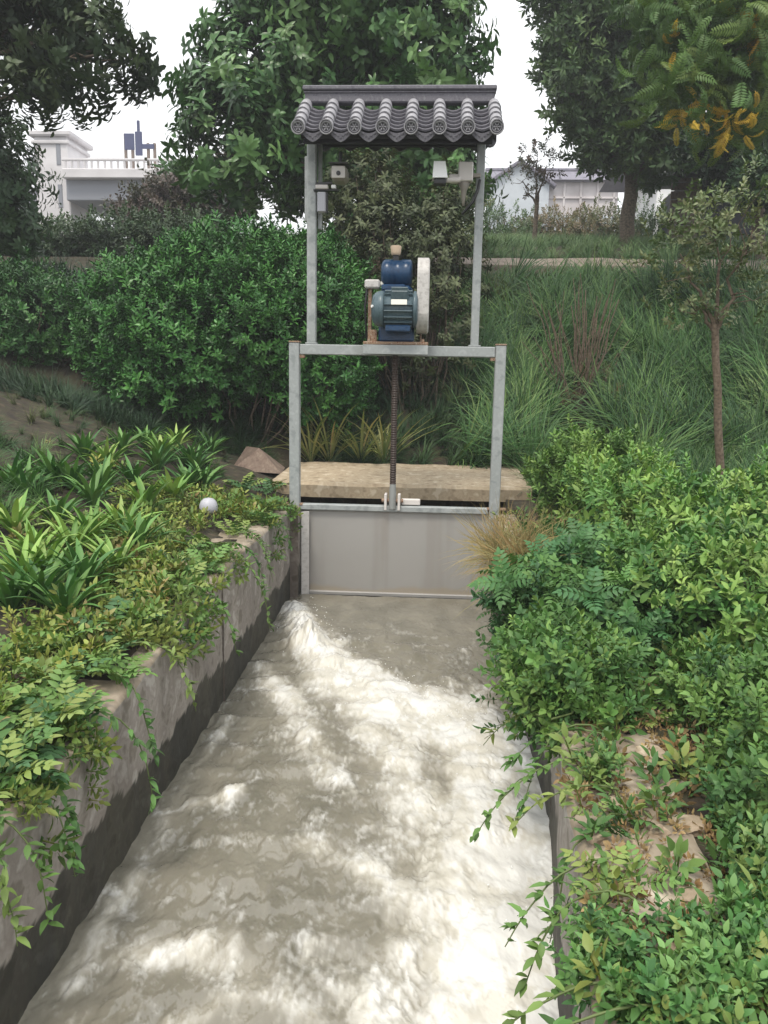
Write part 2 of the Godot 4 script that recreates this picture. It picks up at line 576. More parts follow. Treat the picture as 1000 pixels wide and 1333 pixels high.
func axis(marks: Array) -> Array:                # [[from, to, step], ...]
	var out := []
	for m in marks:
		var v: float = m[0]
		while v < m[1] - 0.0001:
			out.append(v)
			v += m[2]
	out.append(marks[-1][1])
	return out

func build_ground() -> void:
	var xs := axis([[-60, -14, 4.0], [-14, -4, 0.5], [-4, -1.0, 0.1], [-1.0, 1.0, 0.1], [1.0, 5.0, 0.1], [5, 15, 0.5], [15, 61, 4.0]])
	var zs := axis([[-80, -24, 4.0], [-24, -16, 0.5], [-16, -1.0, 0.12], [-1.0, 12, 1.0]])
	var v := PackedVector3Array()
	var idx := PackedInt32Array()
	var nx := xs.size()
	for j in zs.size():
		for i in nx:
			v.append(Vector3(xs[i], hgt(xs[i], zs[j]), zs[j]))
	var nrm := PackedVector3Array()
	nrm.resize(v.size())
	for j in zs.size():
		for i in nx:
			var a := v[j * nx + maxi(i - 1, 0)]
			var b := v[j * nx + mini(i + 1, nx - 1)]
			var c := v[maxi(j - 1, 0) * nx + i]
			var d := v[mini(j + 1, zs.size() - 1) * nx + i]
			nrm[j * nx + i] = (d - c).cross(b - a).normalized()
			if i < nx - 1 and j < zs.size() - 1:
				var k := j * nx + i
				idx.append_array(PackedInt32Array([k, k + 1, k + nx, k + 1, k + nx + 1, k + nx]))
	var arr := []
	arr.resize(Mesh.ARRAY_MAX)
	arr[Mesh.ARRAY_VERTEX] = v
	arr[Mesh.ARRAY_NORMAL] = nrm
	arr[Mesh.ARRAY_INDEX] = idx
	var mesh := ArrayMesh.new()
	mesh.add_surface_from_arrays(Mesh.PRIMITIVE_TRIANGLES, arr)
	structure("ground", mesh, M.soil)
	# the path on the embankment: a kerb of stones with a strip of worn concrete behind it
	var st := stt()
	var px := axis([[-4.0, 16.0, 0.4]])
	for i in px.size() - 1:
		var q := []
		for c in [[i, -13.52], [i + 1, -13.52], [i + 1, -14.45], [i, -14.45]]:
			q.append(Vector3(px[c[0]], hgt(px[c[0]], c[1]) + 0.045, c[1]))
		quad(st, q[0], q[1], q[2], q[3], Vector3.UP)
	var path := structure("path", done(st), M.path)
	for k in 20:
		var x := -3.5 + k * 1.0
		part(path, "kerb_stone", boxm(Vector3(x, hgt(x, -13.45) + 0.03, -13.45), Vector3(0.988, 0.16, 0.12), 0.012), M.path)

# ---------------------------------------------------------------- water
func seg_d(p: Vector2, a: Vector2, b: Vector2) -> Vector2:     # (distance, share along)
	var ab := b - a
	var t := clampf((p - a).dot(ab) / maxf(ab.length_squared(), 1e-6), 0.0, 1.0)
	return Vector2(p.distance_to(a + ab * t), t)

func w2(px: float, py: float) -> Vector2:
	var p := on_level(px, py, WATER)
	return Vector2(p.x, p.z)

func throw_spray() -> void:
	var drop := stt()
	lathe(drop, [Vector2(0, 1), Vector2(0.7, 0.6), Vector2(1, 0), Vector2(0.7, -0.6), Vector2(0, -1)], 6, Transform3D.IDENTITY)
	var ball := done(drop)
	var o := Node3D.new()
	o.name = "spray"
	add_child(o)
	o.set_meta("kind", "stuff")
	tag(o, "white drops of spray over the churning water", "spray")
	var items := []
	var path := [w2(390, 800), w2(420, 850), w2(480, 895), w2(560, 925), w2(640, 960), w2(690, 1050), w2(690, 1200)]
	for i in 620:
		var u := pow(rng.randf(), 1.3) * 5.99
		var k := int(u)
		var q: Vector2 = (path[k] as Vector2).lerp(path[k + 1], u - k) + Vector2(rng.randfn(), rng.randfn()) * 0.12
		if q.x < -0.86 or q.x > 0.66:
			continue
		items.append([Transform3D(Basis.IDENTITY.scaled(Vector3.ONE * rf(0.0012, 0.0038)), Vector3(q.x, WATER + 0.02 + absf(rng.randfn()) * 0.05, q.y)), Color(0.85, 0.85, 0.83)])
	scatter(o, "drops", [ball], M.water, items)

func build_water() -> void:
	var streams := [   # [pixels, widths in metres, strengths]
		[[[383, 790], [410, 845], [470, 895], [545, 928], [630, 955], [672, 1010], [690, 1110], [660, 1230], [640, 1400]], [0.1, 0.16, 0.25, 0.36, 0.38, 0.36, 0.36, 0.34, 0.36], [0.95, 1.0, 1.0, 0.95, 0.9, 0.95, 0.95, 0.9, 0.9]],
		[[[500, 960], [560, 1050], [580, 1150], [540, 1260], [500, 1380]], [0.2, 0.24, 0.24, 0.16, 0.16], [0.55, 0.6, 0.5, 0.25, 0.3]],
		[[[345, 870], [390, 940], [430, 1010]], [0.09, 0.12, 0.1], [0.5, 0.55, 0.4]],
		[[[400, 1100], [480, 1130], [560, 1190]], [0.08, 0.1, 0.12], [0.5, 0.5, 0.5]],
		[[[110, 1265], [190, 1240], [270, 1232], [330, 1285]], [0.06, 0.09, 0.12, 0.1], [0.42, 0.42, 0.46, 0.45]],
		[[[215, 1060], [270, 1040], [310, 1030]], [0.05, 0.06, 0.05], [0.55, 0.5, 0.35]],
		[[[300, 935], [250, 1010], [190, 1120], [90, 1280]], [0.04, 0.04, 0.05, 0.06], [0.5, 0.35, 0.4, 0.5]],
		[[[240, 1330], [330, 1290], [420, 1330]], [0.06, 0.06, 0.06], [0.35, 0.4, 0.3]],
	]
	for s in streams:
		var w := []
		for p in s[0]:
			w.append(w2(p[0], p[1]))
		s[0] = w
	var fine := FastNoiseLite.new()
	fine.seed = 91
	fine.frequency = 1.0
	fine.fractal_octaves = 4
	fine.domain_warp_enabled = true
	fine.domain_warp_amplitude = 0.25
	fine.domain_warp_frequency = 2.2
	var ridge := FastNoiseLite.new()
	ridge.seed = 17
	ridge.frequency = 1.0
	ridge.fractal_type = FastNoiseLite.FRACTAL_RIDGED
	ridge.fractal_octaves = 4
	ridge.domain_warp_enabled = true
	ridge.domain_warp_amplitude = 0.3
	ridge.domain_warp_frequency = 1.6
	var swell := FastNoiseLite.new()
	swell.seed = 55
	swell.frequency = 1.0
	swell.fractal_octaves = 2
	var lace := FastNoiseLite.new()
	lace.seed = 61
	lace.noise_type = FastNoiseLite.TYPE_CELLULAR
	lace.cellular_return_type = FastNoiseLite.RETURN_DISTANCE2_SUB
	lace.frequency = 1.0
	lace.fractal_type = FastNoiseLite.FRACTAL_NONE
	lace.domain_warp_enabled = true
	lace.domain_warp_amplitude = 0.5
	lace.domain_warp_frequency = 1.3
	var nx := 300
	var zs := []
	var z := -0.75
	while z > -6.62:
		zs.append(z)
		z += z * 0.0032
	zs.append(-6.62)
	var v := PackedVector3Array()
	var col := PackedColorArray()
	var idx := PackedInt32Array()
	var jet := [w2(381, 788), w2(400, 835), w2(440, 880)]
	for j in zs.size():
		var zz: float = zs[j]
		for i in nx + 1:
			var x := lerpf(-1.0, 0.98, float(i) / nx)
			var p := Vector2(x, zz)
			var f := 0.0
			for s in streams:
				for k in s[0].size() - 1:
					var d := seg_d(p, s[0][k], s[0][k + 1])
					var w: float = lerpf(s[1][k], s[1][k + 1], d.y)
					if d.x < w * 2.6:
						f = maxf(f, lerpf(s[2][k], s[2][k + 1], d.y) * exp(-d.x * d.x / (w * w) * 0.8))
			var n1 := fine.get_noise_2d(x * 3.4, zz * 1.6)
			var n2 := ridge.get_noise_2d(x * 2.0 + 9.0, zz * 1.5)
			var n3 := fine.get_noise_2d(x * 13.0 + 50.0, zz * 5.5)
			var n4 := swell.get_noise_2d(x * 2.2 + n1 * 0.5, zz * 3.6)
			var n5 := swell.get_noise_2d(x * 8.5 + n1 * 1.5 + 30.0, zz * 9.5 + n1 * 2.0)
			var n7 := fine.get_noise_2d(x * 32.0 + 11.0, zz * 13.0)
			var cell := lace.get_noise_2d(x * 4.2 + n3 * 0.25, zz * 2.6 + n1 * 0.4) + 1.0
			var n6 := ridge.get_noise_2d(x * 3.4 + n3 * 0.3 + 40.0, zz * 1.5)
			var web := 1.0 - sstep(0.0, 0.42, cell)
			var calm := sstep(-6.35, -5.2, zz)
			var air := sstep(0.12, 0.8, f + 0.3 * n1 + 0.1 * n3)
			var m := 0.92 * sstep(0.4, 1.15, f * 1.36 + 0.36 * n1 + 0.22 * n3 + 0.1 * n2 + 0.14 * n7)
			m = maxf(m, web * sstep(0.1, 0.75, f + 0.5 * n1 + 0.2 * n2 + 0.3 * n7) * 0.85 * calm)
			m = maxf(m, sstep(0.62, 1.0, n2 + 0.25 * n3 + 0.3 * n7) * 0.3 * calm)
			var y := WATER + (0.018 * n4 + 0.005 * n5 * (1.0 - 0.6 * m)) * (0.35 + 0.65 * calm) + 0.026 * f * (n1 + 0.4) + 0.006 * m
			for k in 2:                                # the jet that shoots out of the gate's corner
				var d := seg_d(p, jet[k], jet[k + 1])
				var tt := (d.y + k) / 2.0
				y += 0.06 * exp(-d.x * d.x / 0.014) * sin(PI * clampf(0.12 + tt * 0.9, 0.0, 1.0)) * (1.0 + 0.6 * n3)
			v.append(Vector3(x, y, zz))
			var mud := Color(0.225, 0.208, 0.165).lerp(Color(0.16, 0.149, 0.117), clampf(0.5 + n1 * 1.2 - f * 0.4, 0.0, 1.0))
			col.append(mud.lerp(Color(0.52, 0.48, 0.39), air * 0.8).lerp(Color(0.76, 0.75, 0.715).lerp(Color(0.6, 0.57, 0.49), sstep(0.15, 0.6, n6) * 0.8), m))
	var nv := nx + 1
	var nrm := PackedVector3Array()
	nrm.resize(v.size())
	for j in zs.size():
		for i in nv:
			var b := v[j * nv + mini(i + 1, nx)] - v[j * nv + maxi(i - 1, 0)]
			var d := v[mini(j + 1, zs.size() - 1) * nv + i] - v[maxi(j - 1, 0) * nv + i]
			nrm[j * nv + i] = b.cross(d).normalized()
			if i < nx and j < zs.size() - 1:
				var k := j * nv + i
				idx.append_array(PackedInt32Array([k, k + nv, k + 1, k + 1, k + nv, k + nv + 1]))
	var arr := []
	arr.resize(Mesh.ARRAY_MAX)
	arr[Mesh.ARRAY_VERTEX] = v
	arr[Mesh.ARRAY_NORMAL] = nrm
	arr[Mesh.ARRAY_COLOR] = col
	arr[Mesh.ARRAY_INDEX] = idx
	var mesh := ArrayMesh.new()
	mesh.add_surface_from_arrays(Mesh.PRIMITIVE_TRIANGLES, arr)
	structure("water", mesh, M.water)
	# drops thrown up where the jet breaks
	throw_spray()
	# the still water held back behind the gate
	var st := stt()
	st.set_color(Color(0.1, 0.09, 0.065))
	quad(st, Vector3(-1.0, -0.42, -6.76), Vector3(1.0, -0.42, -6.76), Vector3(1.0, -0.42, -7.75), Vector3(-1.0, -0.42, -7.75), Vector3.UP)
	structure("upstream_water", done(st), M.water)

# ---------------------------------------------------------------- channel walls
func face_x(z: float, right: bool) -> float:             # the right wall bends in towards the near end
	return 0.83 - 0.12 * sstep(-3.2, -2.0, z) - 0.08 * sstep(-2.0, -1.3, z) if right else -0.885

func top_y(z: float, right: bool) -> float:
	return -0.02 - 0.13 * sstep(-5.0, -2.7, z) if right else -0.01 - 0.16 * sstep(-4.6, -2.3, z)

func wall_panel(off: float, xb: float, z0: float, z1: float, lift: float, seed_at: float) -> ArrayMesh:   # inner face off from the wall's line, back at xb
	var st := stt()
	st.set_smooth_group(0)
	var right := xb > 0.0
	var sgn := -1.0 if right else 1.0
	var nz := int(ceil(absf(z1 - z0) / 0.022))
	var g := []
	for j in nz + 1:
		var z := lerpf(z0, z1, float(j) / nz)
		var xf := face_x(z, right) + off
		var top := top_y(z, right) + lift
		var back := xf + 0.33 if right else xb
		var chip := 0.02 * maxf(0.0, noise_b.get_noise_1d(z * 110.0 + seed_at * 5.0))
		var line := []
		for k in 60:
			var y := lerpf(-1.0, top - 0.012 - chip, k / 59.0)
			line.append(Vector3(xf + 0.006 * noise_b.get_noise_2d(z * 120.0, y * 120.0 + seed_at) * sgn, y, z))
		for k in 7:
			var t := k / 6.0
			line.append(Vector3(lerpf(xf - sgn * (0.012 + chip), back, t), top + 0.02 * noise_b.get_noise_2d(z * 90.0, t * 40.0 + seed_at * 3.0), z))
		g.append(line)
	var rows := g[0] as Array
	for j in nz:
		for k in rows.size() - 1:
			var q := [g[j][k], g[j + 1][k], g[j + 1][k + 1], g[j][k + 1]]
			var out := Vector3(sgn, 0, 0) if k < 59 else Vector3.UP
			var on_top := k >= 59
			for order in [[0, 1, 2], [0, 2, 3]]:
				var a: Vector3 = q[order[0]]
				var b: Vector3 = q[order[1]]
				var c: Vector3 = q[order[2]]
				var seq := [a, b, c]
				if (a - c).cross(a - b).dot(out) < 0.0:
					seq = [a, c, b]
				for p in seq:
					st.set_color(wall_color(p, on_top))
					st.add_vertex(p)
	st.set_smooth_group(-1)
	for j in [0, nz]:                                   # the ends
		var out := Vector3(0, 0, signf(z0 - z1) * (1.0 if j == 0 else -1.0))
		st.set_color(Color(0.2, 0.175, 0.15))
		quad(st, g[j][0], g[j][59], g[j][65], Vector3(g[j][65].x, -1.0, g[j][0].z), out)
	return done(st)

func wall_color(p: Vector3, is_top: bool) -> Color:
	if is_top:
		return Color(0.5, 0.43, 0.34).lerp(Color(0.3, 0.25, 0.18), clampf(0.5 + noise_b.get_noise_2d(p.x * 90.0, p.z * 60.0), 0.0, 1.0))
	var streak := noise_b.get_noise_2d(p.z * 130.0, p.y * 9.0)
	var blot := noise_a.get_noise_2d(p.z * 40.0, p.y * 40.0)
	var c := Color(0.42, 0.39, 0.355).lerp(Color(0.29, 0.265, 0.24), clampf(0.45 + streak * 0.9 + blot * 0.6, 0.0, 1.0))
	var line := -0.53 + 0.05 * noise_a.get_noise_1d(p.z * 70.0) + 0.06 * noise_b.get_noise_2d(p.z * 150.0, p.y * 60.0)
	var slime := Color(0.05, 0.049, 0.04).lerp(Color(0.085, 0.08, 0.06), clampf(0.4 + blot + streak * 0.8, 0.0, 1.0))
	return slime if p.y < line else c                    # wet black slime up to the sharp tide mark the photograph shows

func build_walls() -> void:
	var t := thing("channel_wall", "grey concrete channel wall with a black tide mark, under strap-leaved plants", "wall", Vector3.ZERO)
	var cuts := [0.6, -1.55, -2.95, -4.3, -5.6, -6.56]
	for k in 5:
		part(t, "panel", wall_panel([0.0, 0.004, -0.003, 0.006, 0.0][k], -1.17, cuts[k] - 0.002, cuts[k + 1] + 0.002, [0.0, 0.012, -0.006, 0.014, 0.004][k], k * 31.0), M.wall)
	part(t, "pilaster", wall_panel(0.07, -1.17, -6.5, -6.632, 0.012, 77.0), M.wall)
	var r := thing("channel_wall", "concrete channel wall mostly hidden by trailing plants, below the pale green shrub", "wall", Vector3.ZERO)
	cuts = [0.6, -1.7, -3.1, -4.6, -6.56]
	for k in 4:
		part(r, "panel", wall_panel([0.0, -0.004, 0.003, 0.0][k], 1.12, cuts[k] - 0.002, cuts[k + 1] + 0.002, [0.0, 0.01, -0.006, 0.004][k], 200.0 + k * 31.0), M.wall)

# ---------------------------------------------------------------- gate, frame, roof, hoist
func gate_plate() -> ArrayMesh:
	var st := stt()
	st.set_color(Color(0.33, 0.32, 0.305))
	box(st, Vector3(-0.02, -0.42, -0.003), Vector3(1.66, 0.78, 0.026), 0.002)
	var nx := 120
	var ny := 56
	for j in ny:
		for i in nx:
			var q := []
			for c in [[0, 0], [1, 0], [1, 1], [0, 1]]:
				var x := lerpf(-0.845, 0.805, float(i + c[0]) / nx)
				var y := lerpf(-0.806, -0.034, float(j + c[1]) / ny)
				q.append(Vector3(x, y, 0.0135 + 0.003 * noise_a.get_noise_2d(x * 60.0, y * 60.0)))
			for k in [0, 3, 2, 0, 2, 1]:
				var p: Vector3 = q[k]
				var run := noise_b.get_noise_2d(p.x * 150.0, p.y * 6.0)
				var silt := sstep(0.02, -0.02, p.y + 0.72 + 0.05 * noise_b.get_noise_2d(p.x * 60.0, 3.0) + 0.02 * run)
				var rust := sstep(0.1, 0.45, run) * sstep(0.12, 0.02, absf(p.x + 0.02) - 0.02) * sstep(-0.5, -0.1, p.y + 0.3 * run)
				st.set_color(Color(0.33, 0.32, 0.305).lerp(Color(0.3, 0.285, 0.265), sstep(0.0, 0.4, run)).lerp(Color(0.33, 0.28, 0.21), silt * 0.75).lerp(Color(0.22, 0.15, 0.1), rust * 0.15))
				st.add_vertex(p)
	return done(st)

func build_gate() -> void:
	var g := thing("sluice_gate", "flat grey steel sluice gate plate closing the channel", "gate", Vector3(0, 0, -6.7))
	part(g, "plate", gate_plate(), M.plate_paint)
	part(g, "top_rail", boxm(Vector3(-0.02, -0.012, 0.012), Vector3(1.62, 0.05, 0.075), 0.006), M.steel)
	part(g, "bottom_rail", boxm(Vector3(-0.02, -0.775, 0.014), Vector3(1.58, 0.035, 0.05), 0.006), M.gate)
	part(g, "lug", boxm(Vector3(-0.085, 0.05, 0.03), Vector3(0.022, 0.14, 0.09), 0.004), M.offwhite)
	part(g, "lug", boxm(Vector3(0.03, 0.05, 0.03), Vector3(0.022, 0.14, 0.09), 0.004), M.offwhite)
	part(g, "pin", rod([Vector3(-0.12, 0.06, 0.035), Vector3(0.065, 0.06, 0.035)], [0.016, 0.016], 10), M.rust)
	part(g, "bracket", boxm(Vector3(0.13, 0.045, -0.02), Vector3(0.16, 0.05, 0.06), 0.006), M.offwhite)
	var f := thing("steel_gantry", "pale grey welded steel gantry standing over the sluice gate", "gantry", Vector3(0, 0, -6.68))
	part(f, "post", bar(Vector3(-0.87, -1.2, 0), Vector3(-0.87, 1.372, 0), 0.086), M.steel)
	part(f, "post", bar(Vector3(0.842, -1.2, 0), Vector3(0.842, 1.372, 0), 0.086), M.steel)
	part(f, "crossbeam", boxm(Vector3(-0.014, 1.318, -0.004), Vector3(1.62, 0.084, 0.08), 0.006), M.steel)
	for x in [-0.87, 0.842]:
		part(f, "corner_cap", boxm(Vector3(x, 1.379, 0), Vector3(0.092, 0.012, 0.092), 0.003), M.rust)
		part(f, "weld_plate", boxm(Vector3(x * 0.93, 1.262, 0.002), Vector3(0.05, 0.03, 0.05), 0.003), M.rust)
	part(f, "guide_rail", boxm(Vector3(-0.775, -0.42, 0.05), Vector3(0.075, 0.74, 0.012), 0.003, Basis(Vector3.UP, 0.6)), M.guard)
	for x in [-0.88, 0.86]:
		part(f, "base_plate", boxm(Vector3(x, 0.008, 0.0), Vector3(0.16, 0.016, 0.07), 0.003), M.rust)
	# the screw the hoist lifts the gate by
	var s := thing("lifting_screw", "dark brown threaded rod from the hoist down to the gate", "rod", Vector3(-0.026, 0, -6.66))
	var st := stt()
	var prof := []
	var y := 0.2
	while y < 1.27:
		prof.append(Vector2(0.0235, y))
		prof.append(Vector2(0.0275, y + 0.007))
		prof.append(Vector2(0.0275, y + 0.012))
		prof.append(Vector2(0.0235, y + 0.018))
		y += 0.02
	lathe(st, prof, 14, Transform3D.IDENTITY, false)
	part(s, "thread", done(st), M.dark_rod)
	part(s, "rod_end", rod([Vector3(0, -0.01, 0), Vector3(0, 0.14, 0), Vector3(0, 0.205, 0)], [0.034, 0.03, 0.026], 12), M.rod_end)
	# concrete slab across the channel just upstream
	st = stt()
	var cols := 24
	for i in cols:
		var xa := lerpf(-1.22, 1.24, float(i) / cols)
		var xb := lerpf(-1.22, 1.24, float(i + 1) / cols)
		var ring := []
		for x in [xa, xb]:
			var e: float = 0.012 * noise_b.get_noise_1d(x * 160.0)
			var skew: float = -0.12 * maxf(0.0, -x - 0.85) * 4.0 - 0.1 * maxf(0.0, x - 0.95)
			var zf: float = -7.3 + skew * 0.5
			ring.append([Vector3(x, -0.025, zf), Vector3(x, 0.085 + e, zf + e), Vector3(x, 0.112 + e * 0.6, zf - 0.025), Vector3(x, 0.125 + e, -7.9), Vector3(x, 0.15 + e, -8.75), Vector3(x, -0.025, -8.75)])
		st.set_smooth_group(-1)
		for k in 6:
			var out: Vector3 = [Vector3(0, 0, 1), Vector3(0, 1, 1), Vector3.UP, Vector3.UP, Vector3(0, 0, -1), Vector3.DOWN][k]
			quad(st, ring[0][k], ring[1][k], ring[1][(k + 1) % 6], ring[0][(k + 1) % 6], out)
		if i == 0 or i == cols - 1:
			var rr: Array = ring[0] if i == 0 else ring[1]
			var o := Vector3(-1 if i == 0 else 1, 0, 0)
			for k in range(1, 5):
				tri(st, rr[0], rr[k], rr[k + 1], o)
	tag(part(self, "concrete_slab", done(st), M.concrete), "sandy weathered concrete slab lying across the channel behind the gate", "slab")

func arc_tile(w: float, sag: float, l: float, th: float, up: bool, n := 8, taper := 1.0) -> ArrayMesh:   # a curved roof tile: x across, y out of the roof, z down the slope
	var st := stt()
	var rows := []
	for e in [[0.0, taper], [l, 1.0]]:
		var top := []
		var bot := []
		for i in n + 1:
			var t := float(i) / n * 2.0 - 1.0
			var y: float
			var x: float
			if up:
				x = sin(t * PI * 0.5) * w * 0.5 * e[1]
				y = cos(t * PI * 0.5) * sag * e[1]
			else:
				x = t * w * 0.5
				y = t * t * sag
			top.append(Vector3(x, y, e[0]))
			bot.append(Vector3(x * (0.86 if up else 1.0), y - th, e[0]))
		rows.append([top, bot])
	for i in n:
		st.set_smooth_group(0)
		var mid: Vector3 = rows[0][0][i] + rows[0][0][i + 1]
		var out := Vector3(mid.x if up else 0.0, absf(mid.y) if up else 1.0, 0)
		quad(st, rows[0][0][i], rows[1][0][i], rows[1][0][i + 1], rows[0][0][i + 1], out)
		st.set_smooth_group(-1)
		quad(st, rows[0][1][i], rows[1][1][i], rows[1][1][i + 1], rows[0][1][i + 1], -out)
		quad(st, rows[1][0][i], rows[1][0][i + 1], rows[1][1][i + 1], rows[1][1][i], Vector3(0, 0, 1))
		quad(st, rows[0][0][i], rows[0][0][i + 1], rows[0][1][i + 1], rows[0][1][i], Vector3(0, 0, -1))
	return done(st)

func build_roof() -> void:
	var r := thing("tiled_canopy", "small grey Chinese tiled roof on two steel posts over the hoist", "canopy", Vector3(-0.03, 0, -6.72))
	part(r, "post", bar(Vector3(-0.7, 1.365, 0.02), Vector3(-0.7, 2.95, 0.02), 0.074), M.steel)
	part(r, "post", bar(Vector3(0.655, 1.365, 0.02), Vector3(0.655, 2.95, 0.02), 0.066), M.steel)
	part(r, "channel_strip", boxm(Vector3(-0.64, 2.62, -0.03), Vector3(0.03, 0.66, 0.05), 0.003), M.steel)
	part(r, "side_strip", boxm(Vector3(-0.752, 2.6, -0.02), Vector3(0.022, 0.5, 0.05), 0.003), M.steel)
	part(r, "foot_plate", boxm(Vector3(-0.7, 1.368, 0.02), Vector3(0.1, 0.012, 0.08), 0.003), M.steel)
	part(r, "foot_plate", boxm(Vector3(0.655, 1.368, 0.02), Vector3(0.1, 0.012, 0.08), 0.003), M.steel)
	var ang := 0.64
	for side in [1.0, -1.0]:
		var turn := Basis(Vector3.UP, 0.0 if side > 0.0 else PI)
		var top := Transform3D(turn * Basis(Vector3.RIGHT, ang), Vector3(0, 3.235, 0.03 * side))     # z of this frame runs down the slope
		var rows := 5 if side > 0.0 else 3                # the rear slope is the shorter one
		var run := 0.02 + rows * 0.098
		part(r, "roof_board", boxm(Vector3(0, -0.06, run * 0.5), Vector3(1.46, 0.03, run), 0.004), M.soffit, top)
		part(r, "fascia", boxm(top * Vector3(0, -0.09, run - 0.06), Vector3(1.44, 0.085, 0.03), 0.004), M.soffit)
		var n := 8
		var step := 0.2115
		for c in n:
			var x := -0.74 + c * step
			for k in rows:                                  # cover tiles, one lapping the next
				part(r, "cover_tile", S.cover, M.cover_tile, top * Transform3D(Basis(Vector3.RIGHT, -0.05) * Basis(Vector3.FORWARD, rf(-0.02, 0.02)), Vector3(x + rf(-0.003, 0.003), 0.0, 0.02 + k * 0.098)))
			var cap := part(r, "end_cap", S.cap, M.tile, top * Transform3D(Basis(Vector3.RIGHT, -ang * 0.75), Vector3(x, 0.016, run + 0.005)))
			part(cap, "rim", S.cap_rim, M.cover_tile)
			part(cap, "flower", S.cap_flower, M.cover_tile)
			if c < n - 1:
				for k in int(run / 0.073):
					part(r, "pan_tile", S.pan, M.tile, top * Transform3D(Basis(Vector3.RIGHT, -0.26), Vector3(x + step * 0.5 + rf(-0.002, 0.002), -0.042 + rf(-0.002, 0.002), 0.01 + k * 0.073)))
				part(r, "drip_tile", S.drip, M.tile, top * Transform3D(Basis(Vector3.RIGHT, -ang * 0.8), Vector3(x + step * 0.5, -0.03, run + 0.005)))
	# ridge
	part(r, "ridge_board", boxm(Vector3(-0.006, 3.283, 0), Vector3(1.5, 0.085, 0.09), 0.01), M.tile)
	part(r, "ridge_cap", boxm(Vector3(-0.006, 3.346, 0), Vector3(1.53, 0.035, 0.14), 0.012), M.tile)
	part(r, "ridge_moulding", boxm(Vector3(-0.006, 3.318, 0), Vector3(1.515, 0.014, 0.11), 0.004), M.tile)
	for e in [-1.0, 1.0]:
		var gb := stt()
		var x: float = e * 0.7
		tri(gb, Vector3(x, 3.2, 0), Vector3(x, 2.9, 0.36), Vector3(x, 3.02, -0.24), Vector3(e, 0, 0))
		tri(gb, Vector3(x - e * 0.03, 3.2, 0), Vector3(x - e * 0.03, 2.9, 0.36), Vector3(x - e * 0.03, 3.02, -0.24), Vector3(-e, 0, 0))
		quad(gb, Vector3(x, 2.9, 0.36), Vector3(x, 3.02, -0.24), Vector3(x - e * 0.03, 3.02, -0.24), Vector3(x - e * 0.03, 2.9, 0.36), Vector3.DOWN)
		part(r, "gable_board", done(gb), M.soffit)
	part(r, "bolt", rod([Vector3(0.53, 3.215, 0.05), Vector3(0.53, 3.23, 0.085)], [0.008, 0.008], 6), M.white)
	part(r, "bolt", rod([Vector3(-0.52, 3.215, 0.05), Vector3(-0.52, 3.23, 0.085)], [0.007, 0.007], 6), M.white)

func make_tiles() -> void:
	S.cover = arc_tile(0.104, 0.056, 0.112, 0.01, true, 10, 0.84)
	S.pan = arc_tile(0.195, 0.05, 0.11, 0.015, false, 8)
	var st := stt()
	lathe(st, [Vector2(0, 0.004), Vector2(0.043, 0.004), Vector2(0.045, 0.012), Vector2(0.052, 0.012), Vector2(0.054, -0.01), Vector2(0, -0.01)], 20, Transform3D(Basis(Vector3.RIGHT, PI / 2), Vector3.ZERO), false)
	S.cap = done(st)
	st = stt()
	lathe(st, [Vector2(0.044, 0.012), Vector2(0.046, 0.026), Vector2(0.053, 0.026), Vector2(0.055, 0.012)], 20, Transform3D(Basis(Vector3.RIGHT, PI / 2), Vector3.ZERO), false)
	S.cap_rim = done(st)
	st = stt()
	for k in 6:
		var a := TAU * k / 6.0
		box(st, Vector3(cos(a) * 0.018, sin(a) * 0.018, 0.009), Vector3(0.018, 0.009, 0.012), 0.002, Basis(Vector3(0, 0, 1), a))
	box(st, Vector3(0, 0, 0.01), Vector3(0.012, 0.012, 0.014), 0.003)
	lathe(st, [Vector2(0.031, 0.004), Vector2(0.032, 0.014), Vector2(0.036, 0.014), Vector2(0.037, 0.004)], 18, Transform3D(Basis(Vector3.RIGHT, PI / 2), Vector3.ZERO), false)
	S.cap_flower = done(st)
	# drip tile: a plate hanging to a rounded point, its upper edge the curve of a pan tile
	st = stt()
	var outer := []
	var upper := []
	for i in 13:
		var t := i / 12.0 * 2.0 - 1.0
		upper.append(Vector3(t * 0.095, t * t * 0.045, 0))
		outer.append(Vector3(t * 0.095, minf(t * t * 0.045 - 0.012, -0.062 + 0.075 * pow(absf(t), 1.5)), 0))
	for i in 12:
		for f in [[0.012, Vector3(0, 0, 1)], [-0.004, Vector3(0, 0, -1)]]:
			var o := Vector3(0, 0, f[0])
			quad(st, upper[i] + o, upper[i + 1] + o, outer[i + 1] + o, outer[i] + o, f[1])
		quad(st, outer[i] + Vector3(0, 0, 0.012), outer[i + 1] + Vector3(0, 0, 0.012), outer[i + 1] - Vector3(0, 0, 0.004), outer[i] - Vector3(0, 0, 0.004), Vector3.DOWN)
		quad(st, upper[i] + Vector3(0, 0, 0.012), upper[i + 1] + Vector3(0, 0, 0.012), upper[i + 1] - Vector3(0, 0, 0.004), upper[i] - Vector3(0, 0, 0.004), Vector3.UP)
	for k in 5:                                   # raised ornament
		box(st, Vector3((k - 2) * 0.022, -0.03 + absf(k - 2) * 0.014, 0.014), Vector3(0.012, 0.018, 0.006), 0.002, Basis(Vector3(0, 0, 1), (2 - k) * 0.4))
	S.drip = done(st)

